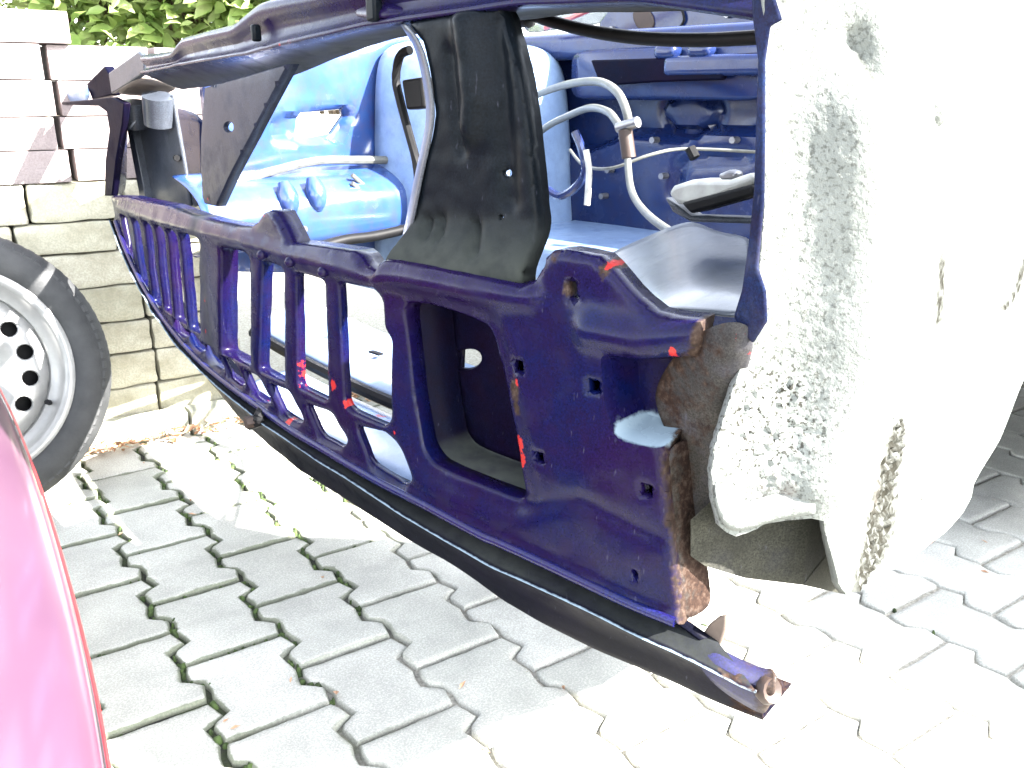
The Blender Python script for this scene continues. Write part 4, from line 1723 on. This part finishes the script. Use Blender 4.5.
# far post: slanted flat plate with a hole
fpP = [(205, 88), (247, 76), (288, 64), (270, 98), (250, 137), (230, 175), (216, 206), (203, 203), (201, 170), (201, 141), (203, 112)]
fps = [np.array(NOSE.hit(x, y, .03)) for x, y in fpP]
hole = [np.array(NOSE.hit(229 + 5 * math.cos(q), 127 + 5.5 * math.sin(q), .03)) for q in np.linspace(0, 2 * math.pi, 14, endpoint=False)]
GP2 = paint_mat('grey_blue_plate', (.0075, .0095, .018), (.013, .016, .027), .4, .0, .08, .1)
rf = np.array(NOSE.hit(208, 200, .03))
sheet('far_post', NOSE, fps, [hole], GP2, CARR, .010, .03, None, .002, .004, .003, .012, .002, {'red': lambda W: np.clip(1.1 - np.linalg.norm(W - rf, axis=1) / .03, 0, 1) * .6, 'rust': lambda W: np.clip(1 - np.linalg.norm(W - rf, axis=1) / .05, 0, 1) * .5})
# far headlight bracket: plate with a tube socket
plate('headlight_bracket', [(124, 105), (136, 100), (172, 95), (176, 120), (184, 165), (190, 206), (148, 206), (140, 170), (130, 128)], bF + .10, .008, GREYP, CARR, .003)
tube('bracket_socket', [at_b(158, 96, bF + .08), at_b(160, 124, bF + .085)], .030, GREYP, CARR, n=18)
tube('bracket_cup', [at_b(133, 102, bF + .08), at_b(136, 127, bF + .085)], .024, GREYP, CARR, n=18)
plate('bracket_rib', [(126, 125), (131, 124), (147, 205), (141, 205)], bF + .085, .02, GREYP, CARR, .002)
rows = [[at_b(x, y, bF + .22) for x, y in r] for r in ([(118, 108), (150, 105), (180, 108), (206, 115)], [(118, 150), (150, 150), (180, 150), (206, 150)], [(118, 204), (150, 206), (180, 208), (210, 210)])]
gridm('far_headlight_pan', rows, BAYB, CARR, 2, .002)
tube('pan_bolt', [at_b(176, 158, bF + .098), at_b(177, 158, bF + .090)], .006, BLACK, CARR, n=8)

# ------------------------------------------------------------------ engine bay
FA = -.60
FIW = Ruled([tuple(car(FA, b_, 0))[:2] for b_ in np.linspace(-.05, 1.15, 40)])


def fw(pts):
    return [np.array(FIW.hit(x, y)) for x, y in pts]


UF = FIW.hit(212, 150)[0]
wing_out = [np.array(q) for q in ((UF, .46), (UF, .84), (UF + .06, .90), (UF + .2, .935), (1.08, .955), (1.08, .40), (.5, .42))]
rec = np.array(fw([(267, 117), (297, 110), (349, 105), (358, 114), (343, 143), (335, 146), (270, 143)]))
sth = [np.array(q) for q in fw([(303, 113), (345, 109), (349, 116), (337, 134), (318, 138), (300, 139)])]
rib1 = [np.array(fw(q)) for q in ([(370, 155), (395, 110)], [(385, 158), (412, 118)])]


def fiw_relief(W):
    ins = inside(W, rec)
    d = np.where(ins, .022 * sstep(dist(W, rec), 0, .014), 0)
    for q in rib1:
        d -= .010 * np.exp(-(dist(W, q, False) / .014) ** 2)
    d += np.array([.004 * noise.noise((x * 9, y * 9, 4.)) for x, y in W])
    return d


sheet('far_inner_wing', FIW, wing_out, [sth], BAYLIT, CARR, .014, 0, fiw_relief, .003, .008, .006, .02, .002)
# side rail with white-lit top
RA = -.47
z_top = at_a(279, 203, RA).z
z_bot = at_a(330, 243, RA).z
UR = (at_a(203, 215, RA) - C0).dot(R)
rail_rows = []
for b_ in np.linspace(UR, 1.05, 22):
    w = .006 * noise.noise((b_ * 9, 0, 0))
    rail_rows.append([car(FA + .004, b_, z_top + .055), car(FA + .03, b_, z_top + .052), car(RA - .05, b_, z_top + .035 + w), car(RA - .012, b_, z_top + .012), car(RA, b_, z_top - .01), car(RA, b_, z_bot + .012), car(RA - .012, b_, z_bot), car(RA - .10, b_, z_bot - .004)])
SRL = gridm('side_rail', rail_rows, BAYLIT, CARR, 1, .003)
for x, y in ((289, 229), (303, 229)):
    c = at_a(x, y, RA + .002)
    tube('rail_bolt', [c - A * .004, c + A * .007], .007, STEEL, SRL, n=10)
for x, y in ((285, 200), (313, 195)):
    c = at_a(x, y, RA - .02)
    tube('rail_bump', [c + Vector((0, 0, .035)), c + A * .012, c + A * .012 - Vector((0, 0, .03))], lambda s: .010 + .012 * math.sin(math.pi * min(max(s, .05), .95)), BAYLIT, SRL, n=10)
loom = [at_a(x, y, RA - .075) for x, y in ((222, 187), (250, 178), (273, 171), (317, 161), (360, 160), (414, 159), (470, 150))]
tube('wiring_loom', loom, .009, HOSE, CARR, n=8)
tube('brake_pipe', [at_a(x, y, RA - .03) for x, y in ((352, 175), (365, 186), (385, 196), (412, 200))], .005, HOSE, CARR, n=8)
tube('brake_pipe', [at_a(x, y, RA - .02) for x, y in ((352, 183), (372, 200), (395, 208), (414, 210))], .005, HOSE, CARR, n=8)
tube('rail_hose', [at_a(x, y, RA + .03) for x, y in ((318, 248), (345, 240), (375, 236), (420, 226), (470, 215))], .011, BLACK, CARR, n=10)
# strut tower, a rounded pressing standing out from the inner wing
rows = []
for zc, k in ((.36, 1.08), (.45, 1.04), (.60, 1.), (.75, .97), (.86, .93), (.905, .84), (.925, .60), (.93, .2)):
    row = []
    for q in np.linspace(-.02, 1.02, 15):
        an = math.pi * q
        ca, sa = math.cos(an), math.sin(an)
        b_ = .80 + .23 * k * math.copysign(abs(ca) ** .45, ca)
        a__ = FA + .015 + .27 * k * max(sa, 0) ** .5
        row.append(car(a__, b_, zc))
    rows.append(row)
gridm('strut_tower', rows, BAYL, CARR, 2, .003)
rows = [[car(-.36 + .004, .62 + .05 * i, .50 + .13 * math.sin(math.pi * i / 6) + .05 * j) for i in range(7)] for j in range(2)]
# shelf at the foot of the firewall
carbox('subframe', -.33, .12, .62, .98, .44, .52, BAYL, CARR, .015)
# firewall
FWL = Ruled([tuple(car(a_, 1.02, 0))[:2] for a_ in np.linspace(-.64, .72, 40)])


def fwp(pts):
    return np.array([FWL.hit(x, y) for x, y in pts])


fo = [np.array(q) for q in ((.0, .30), (.0, .93), (1.34, .93), (1.34, .30))]
led = fwp([(600, 150), (640, 134), (700, 137), (718, 131), (760, 130)])
rnd_ = fwp([(694 + 29 * math.cos(q), 112 + 20 * math.sin(q)) for q in np.linspace(0, 2 * math.pi, 26, endpoint=False)])
emb = fwp([(690, 190), (694, 166), (706, 158), (760, 155)])


def fire_relief(W):
    zl = np.interp(W[:, 0], led[:, 0], led[:, 1])
    d = -.055 * sstep(zl - W[:, 1], -.012, .012)
    ins = inside(W, rnd_)
    d += np.where(ins, -.016 * sstep(dist(W, rnd_), 0, .012), 0) + .008 * np.exp(-(dist(W, rnd_) / .008) ** 2)
    q = dist(W, emb, False)
    d += .012 * np.exp(-(q / .012) ** 2)
    d += np.array([.006 * noise.noise((x * 6, y * 6, 4.)) for x, y in W])
    return d


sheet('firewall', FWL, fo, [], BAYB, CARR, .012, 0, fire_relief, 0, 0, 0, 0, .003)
carbox('cowl_box', -.62, .66, .93, 1.10, .885, .945, BAYB, CARR, .02)
carbox('cowl_duct', -.02, .22, .88, .95, .845, .885, BAYB, CARR, .012)
# bulge, hole and red edge under the cowl
rows = [[car(-.30 + .10 * i, .925 - .018 * math.sin(math.pi * i / 5) * (1 if 0 < j < 3 else 0), .80 + .035 * j) for i in range(6)] for j in range(4)]
gridm('cowl_brace', rows, BAYB, CARR, 2, .003)
tube('red_seam', [at_b(545, 28, .915), at_b(580, 14, .915), at_b(625, -6, .915)], .006, REDRIM, CARR, n=8)
plate('cowl_shade', [(590, 60), (660, 58), (762, 52), (762, 69), (724, 72), (721, 80), (655, 82), (600, 86)], .885, .02, PAINTD, CARR, .004)  # dark plate standing in for the shaded cavity under the cowl
for x, y in ((668, 52), (702, 50)):
    c = at_b(x, y, .90)
    o = finish('cowl_bulge', bxmesh(c, .026, .02, .014, CAX), BAYB, CARR, 60)
    bevel(o, .012, 4)
plate('scuttle_panel', [(598, 22), (612, 4), (640, -10), (772, -14), (772, 48), (640, 40), (600, 34)], 1.045, .02, BAYB, CARR, .006)
hp_ = [(643 + 10 * math.cos(q) + 3 * math.sin(q), 19 + 13 * math.sin(q)) for q in np.linspace(0, 2 * math.pi, 18, endpoint=False)]
plate('rusty_patch', hp_, 1.040, .008, BRASS, CARR, .002)
tube('scuttle_wire', [at_b(x, y, 1.04) for x, y in ((676, 32), (684, 20), (681, 8))], .003, BLACK, CARR, n=6)
for x, y in ((612, 30), (728, 14), (742, 30)):
    c = at_b(x, y, 1.04)
    tube('scuttle_bolt', [c + R * .006, c - R * .006], .008, STEEL, CARR, n=8)
for x, y in ((655, 140), (735, 140), (664, 176), (742, 92), (610, 170), (604, 196)):
    c = at_b(x, y, .95 if y > 135 else 1.005)
    tube('firewall_bolt', [c + R * .01, c - R * .012], .007, STEEL, CARR, n=8)
# hoses and wires
tube('coolant_hose', [at_b(x, y, b_) for x, y, b_ in ((505, 112, .80), (530, 98, .79), (552, 89, .77), (575, 83, .74), (600, 82, .70), (617, 92, .66), (626, 110, .64), (628, 126, .64), (622, 140, .64))], .0080, HOSE, CARR, n=10)
tube('coolant_hose', [at_b(x, y, b_) for x, y, b_ in ((520, 150, .82), (545, 128, .80), (568, 116, .78), (590, 108, .74), (608, 112, .68), (618, 124, .65), (624, 132, .64))], .0075, HOSE, CARR, n=10)
tube('fuel_hose', [at_b(x, y, b_) for x, y, b_ in ((628, 128, .64), (628, 165, .62), (632, 192, .58), (645, 212, .5), (668, 230, .42), (690, 240, .36))], .0065, HOSE, CARR, n=10)
o = tube('hose_clamp', [at_b(618, 128, .63), at_b(638, 122, .63)], .010, STEEL, CARR, n=10)
tube('valve_body', [at_b(625, 130, .63), at_b(629, 158, .63)], .013, BRASS, CARR, n=10)
tube('battery_cable', [at_b(x, y, b_) for x, y, b_ in ((570, 150, .70), (585, 166, .68), (612, 168, .66), (650, 155, .70), (685, 149, .76), (760, 152, .84))], .0032, HOSE, CARR, n=8)
tube('cable_clip', [at_b(690, 148, .755), at_b(695, 158, .755)], .010, BLACK, CARR, n=8)
tube('earth_lead', [at_b(x, y, .60) for x, y in ((586, 150, ), (589, 172), (587, 205))], .006, WHITEP, CARR, n=8)
tube('inner_ring', [at_b(x, y, .62) for x, y in ((548, 190), (560, 196), (575, 188), (585, 172), (582, 150), (575, 132))], .008, BAYB, CARR, n=8)
# bonnet cable
tube('bonnet_cable', [at_b(x, y, .06) for x, y in ((514, 20), (516, 12), (528, 13), (550, 21), (590, 31), (640, 38), (700, 40), (762, 37))], .0065, BLACK, CARR, n=10)
tube('cable_end', [at_b(512, 16, .058), at_b(530, 16, .058)], .012, BLACK, CARR, n=10)
tube('post_hose', [at_b(x, y, .03) for x, y in ((410, 50), (400, 56), (396, 78), (400, 100), (408, 130), (416, 160), (418, 180))], .0055, BLACK, CARR, n=8)
plate('post_clip', [(401, 80), (421, 77), (423, 108), (406, 110)], .03, .02, BLACK, CARR, .003)
# loose hinge-like bracket lying in the headlight bay
plate('hinge_plate', [(667, 194), (672, 186), (690, 180), (728, 180), (752, 172), (754, 184), (720, 197), (688, 206), (676, 204)], .24, .05, WHITEP, CARR, .006)
plate('hinge_pad', [(680, 203), (752, 184), (754, 196), (690, 214)], .235, .04, BLACK, CARR, .004)
plate('hinge_foot', [(664, 197), (676, 205), (690, 216), (752, 218), (754, 224), (690, 222), (672, 212)], .25, .03, GREYP, CARR, .003)
plate('hinge_knob', [(716, 175), (728, 170), (736, 172), (735, 180), (722, 182)], .25, .02, STEEL, CARR, .004)
# headlight tray, a curved pressing
TRAYM = paint_mat('tray_paint', (.030, .038, .055), (.06, .07, .09), .22, .4, .25, .5, .4)
tray = [[(600, 258, .40), (640, 240, .40), (668, 228, .40), (695, 219, .40), (715, 234, .36), (752, 236, .34)],
        [(606, 266, .33), (640, 256, .31), (670, 246, .30), (700, 243, .29), (725, 247, .28), (752, 250, .27)],
        [(618, 282, .22), (645, 276, .20), (672, 271, .19), (700, 268, .18), (725, 270, .17), (752, 274, .16)],
        [(632, 298, .13), (655, 294, .10), (678, 291, .09), (702, 290, .08), (726, 292, .07), (750, 296, .07)],
        [(645, 306, .09), (662, 310, .05), (682, 312, .045), (704, 314, .04), (726, 316, .035), (746, 318, .03)]]
gridm('headlight_tray', [[at_b(*q) for q in r] for r in tray], TRAYM, CARR, 2, .002, {'dust': [.25] * 30, 'rust': [0] * 12 + [.1] * 18})
carbox('tray_wall', .50, .73, .42, .44, .60, .78, PAINTD, CARR, .004)
# lower crossmember seen through the slots
rows = []
for a_ in np.linspace(-.16, .36, 24):
    nb = nose_b(a_)
    rows.append([car(a_, nb + .028, .345), car(a_, nb + .05, .362), car(a_, nb + .155, .372), car(a_, nb + .16, .36)])
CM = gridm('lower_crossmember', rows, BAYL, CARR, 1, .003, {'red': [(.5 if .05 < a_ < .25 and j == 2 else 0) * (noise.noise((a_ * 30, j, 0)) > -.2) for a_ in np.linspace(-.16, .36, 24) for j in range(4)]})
tube('rubber_strip', [car(a_, nose_b(a_) + .172, .376) for a_ in np.linspace(-.40, .36, 16)], .010, BLACK, CARR, n=8)
rows = []
for a_ in np.linspace(-.46, .36, 20):
    nb = nose_b(a_)
    rows.append([car(a_, nb + .19, .37), car(a_, nb + .20, .385), car(a_, nb + .34, .405), car(a_, nb + .35, .385)])
RSH = gridm('radiator_shelf', rows, BAYL, CARR, 1, .003)
for a_, b_ in ((-.05, .13), (.10, .15), (-.2, .15), (.22, .12)):
    c = car(a_, b_ + .03, .4005)
    o = finish('drain_slot', bxmesh(c, .014, .005, .0015, CAX), BLACK, RSH, 0)

# ------------------------------------------------------------------ rest of the body (out of the picture)
def side(a0, name):
    s = 1 if a0 > 0 else -1
    prof = [(.98, .95), (2.9, .97), (3.35, .93), (3.42, .60), (3.36, .30), (3.22, .21)]
    prof += [(3.05 + .30 * math.cos(q) - .1, .36 + .30 * math.sin(q)) for q in np.linspace(0.1, math.pi - .1, 10)]
    prof += [(2.6, .21), (1.05, .20), (.98, .24)]
    vs = [car(a0, b_, z) for b_, z in prof] + [car(a0 - s * .04, b_, z) for b_, z in prof]
    n = len(prof)
    fs = [tuple(range(n)), tuple(range(2 * n - 1, n - 1, -1))] + [(i, (i + 1) % n, n + (i + 1) % n, n + i) for i in range(n)]
    me = mesh(vs, fs)
    bm = bmesh.new()
    bm.from_mesh(me)
    bmesh.ops.recalc_face_normals(bm, faces=bm.faces)
    bmesh.ops.triangulate(bm, faces=[f for f in bm.faces if len(f.verts) > 4])
    bm.to_mesh(me)
    bm.free()
    finish(name, me, PAINT, CARR, 30)


side(.86, 'body_side')
side(-.80, 'body_side')
rows = []
for b_, z, w in ((1.06, .95, .70), (1.35, 1.16, .64), (1.62, 1.33, .58), (1.9, 1.375, .56), (2.6, 1.36, .56), (3.05, 1.25, .58), (3.35, .97, .66)):
    rows.append([car(w * k, b_, z + .03 * (1 - k * k)) for k in np.linspace(-1, 1, 9)])
gridm('roof', rows[2:6], PAINT, CARR, 2, .003)
GLASS, t, p = M('window_glass')
p.inputs['Base Color'].default_value = (.6, .65, .65, 1)
p.inputs['Roughness'].default_value = .05
p.inputs['Transmission Weight'].default_value = .9
gridm('windscreen', [[q.lerp(r_[4], .06) for q in r_] for r_ in rows[0:3]], GLASS, CARR, 2, .005)
for k in (0, 8):
    tube('windscreen_pillar', [r_[k] for r_ in rows[0:3]], .028, PAINT, CARR, n=8)
    tube('rear_pillar', [r_[k] for r_ in rows[5:7]], .04, PAINT, CARR, n=8)
gridm('tailgate', rows[5:7], PAINT, CARR, 1, .004)
carbox('cabin_floor', -.74, .78, 1.06, 3.3, .34, .38, PAINTD, CARR, .01)
carbox('rear_wall', -.72, .76, 3.30, 3.36, .36, .95, PAINT, CARR, .03)
for a_ in (.70, -.66):
    c = car(a_, 2.95, .29)
    rim = lathe([(.16, -.08), (.20, -.085), (.27, -.08), (.29, -.05), (.29, .05), (.27, .08), (.20, .085), (.16, .08), (.15, 0), (.16, -.08)], 48)
    o = finish('rear_tyre', rim, TYRE, CARR, 50)
    o.matrix_world = Matrix.Translation(c) @ Matrix.Rotation(math.radians(45), 4, 'Z') @ Matrix.Rotation(math.radians(90), 4, 'Z')
    mw = o.matrix_world.copy()
    o.parent = CARR
    o.matrix_world = mw
    dk = finish('rear_rim', lathe([(.0, -.05), (.06, -.06), (.10, -.03), (.155, -.05), (.165, -.075), (.165, .07)], 40), RIM, CARR, 50)
    dk.matrix_world = mw
    dk.parent = CARR
    dk.matrix_world = mw


def axle_stand(loc, label, grp):
    root = empty('axle_stand', loc, label, 'axle stand', grp)
    for k in range(4):
        an = math.pi / 4 + k * math.pi / 2
        tube('leg', [loc + Vector((math.cos(an) * .11, math.sin(an) * .11, .002)), loc + Vector((math.cos(an) * .03, math.sin(an) * .03, .24))], .010, REDRIM, root, n=8)
    tube('post', [loc + Vector((0, 0, .14)), loc + Vector((0, 0, .325))], .018, STEEL, root, n=12)
    o = finish('saddle', bxmesh(loc + Vector((0, 0, .334)), .045, .025, .009, CAX), STEEL, root, 40)
    bevel(o, .004)


STK = empty('shade_stack', car(1.80, 2.0, 0), 'unseen stack of slabs added to shade the ground beside the car', 'shade stack')  # out of view, added to cast shade on the ground at right
for lay in range(8):
    for k in range(5):
        rough_block(car(1.80 + .012 * math.sin(lay * 7 + k), 1.14 + k * .405 + .02 * (lay % 2), .05 + lay * .1), .398, .49, .097, BLOCKP, 'shade_slab', STK, .006, 300 + lay * 9 + k, .001, ax=(R, A), cuts=0)

axle_stand(car(.60, 2.0, 0), 'red tripod axle stand under the floor on the coated apron side', 'axle stands')
axle_stand(car(-.62, 1.8, 0), 'red tripod axle stand under the floor on the cobble wall side', 'axle stands')

# ================================================================== PINK CAR CORNER ON THE LEFT
PC = empty('red_car', Vector((-.9, .75, 0)), 'faded pinkish red car corner with glossy curved bumper', 'car')
sil = [(-30, 330, 1.55), (0, 388, 1.36), (18, 428, 1.24), (40, 488, 1.10), (60, 555, .97), (78, 625, .86), (92, 690, .775), (105, 768, .69), (118, 860, .61), (130, 1000, .52)]
path = [at_Z(*q) for q in sil]
rows = []
prof = [(-1.25, .42), (-.80, .36), (-.42, .21), (-.22, .11), (-.10, .045), (-.035, .015), (0, -.012), (.004, -.035), (-.008, -.07), (-.04, -.12), (-.09, -.155), (-.2, -.17)]
for i, q in enumerate(path):
    tg = (path[min(i + 1, len(path) - 1)] - path[max(i - 1, 0)])
    tg.z = 0
    tg.normalize()
    sd_ = Vector((-tg.y, tg.x, 0))
    if sd_.x < 0:
        sd_ = -sd_
    rows.append([q + sd_ * x + Vector((0, 0, z)) for x, z in prof])
gridm('bumper', rows, PINKCAR, PC, 2, .003)
tube('edge_trim', [r[6] + Vector((.003, 0, -.002)) for r in rows], .0018, REDRIM, PC, n=6)
# its tyre under the bumper
c = at_z(84, 735, .0)
rim = lathe([(.16, -.08), (.20, -.085), (.25, -.08), (.27, -.05), (.27, .05), (.25, .08), (.20, .085), (.16, .08), (.15, 0), (.16, -.08)], 48)
o = finish('tyre', rim, TYRE, PC, 50)
o.matrix_world = Matrix.Translation(Vector((-1.05, .62, .272))) @ Matrix.Rotation(math.radians(62), 4, 'Z')
mw = o.matrix_world.copy()
o.parent = PC
o.matrix_world = mw
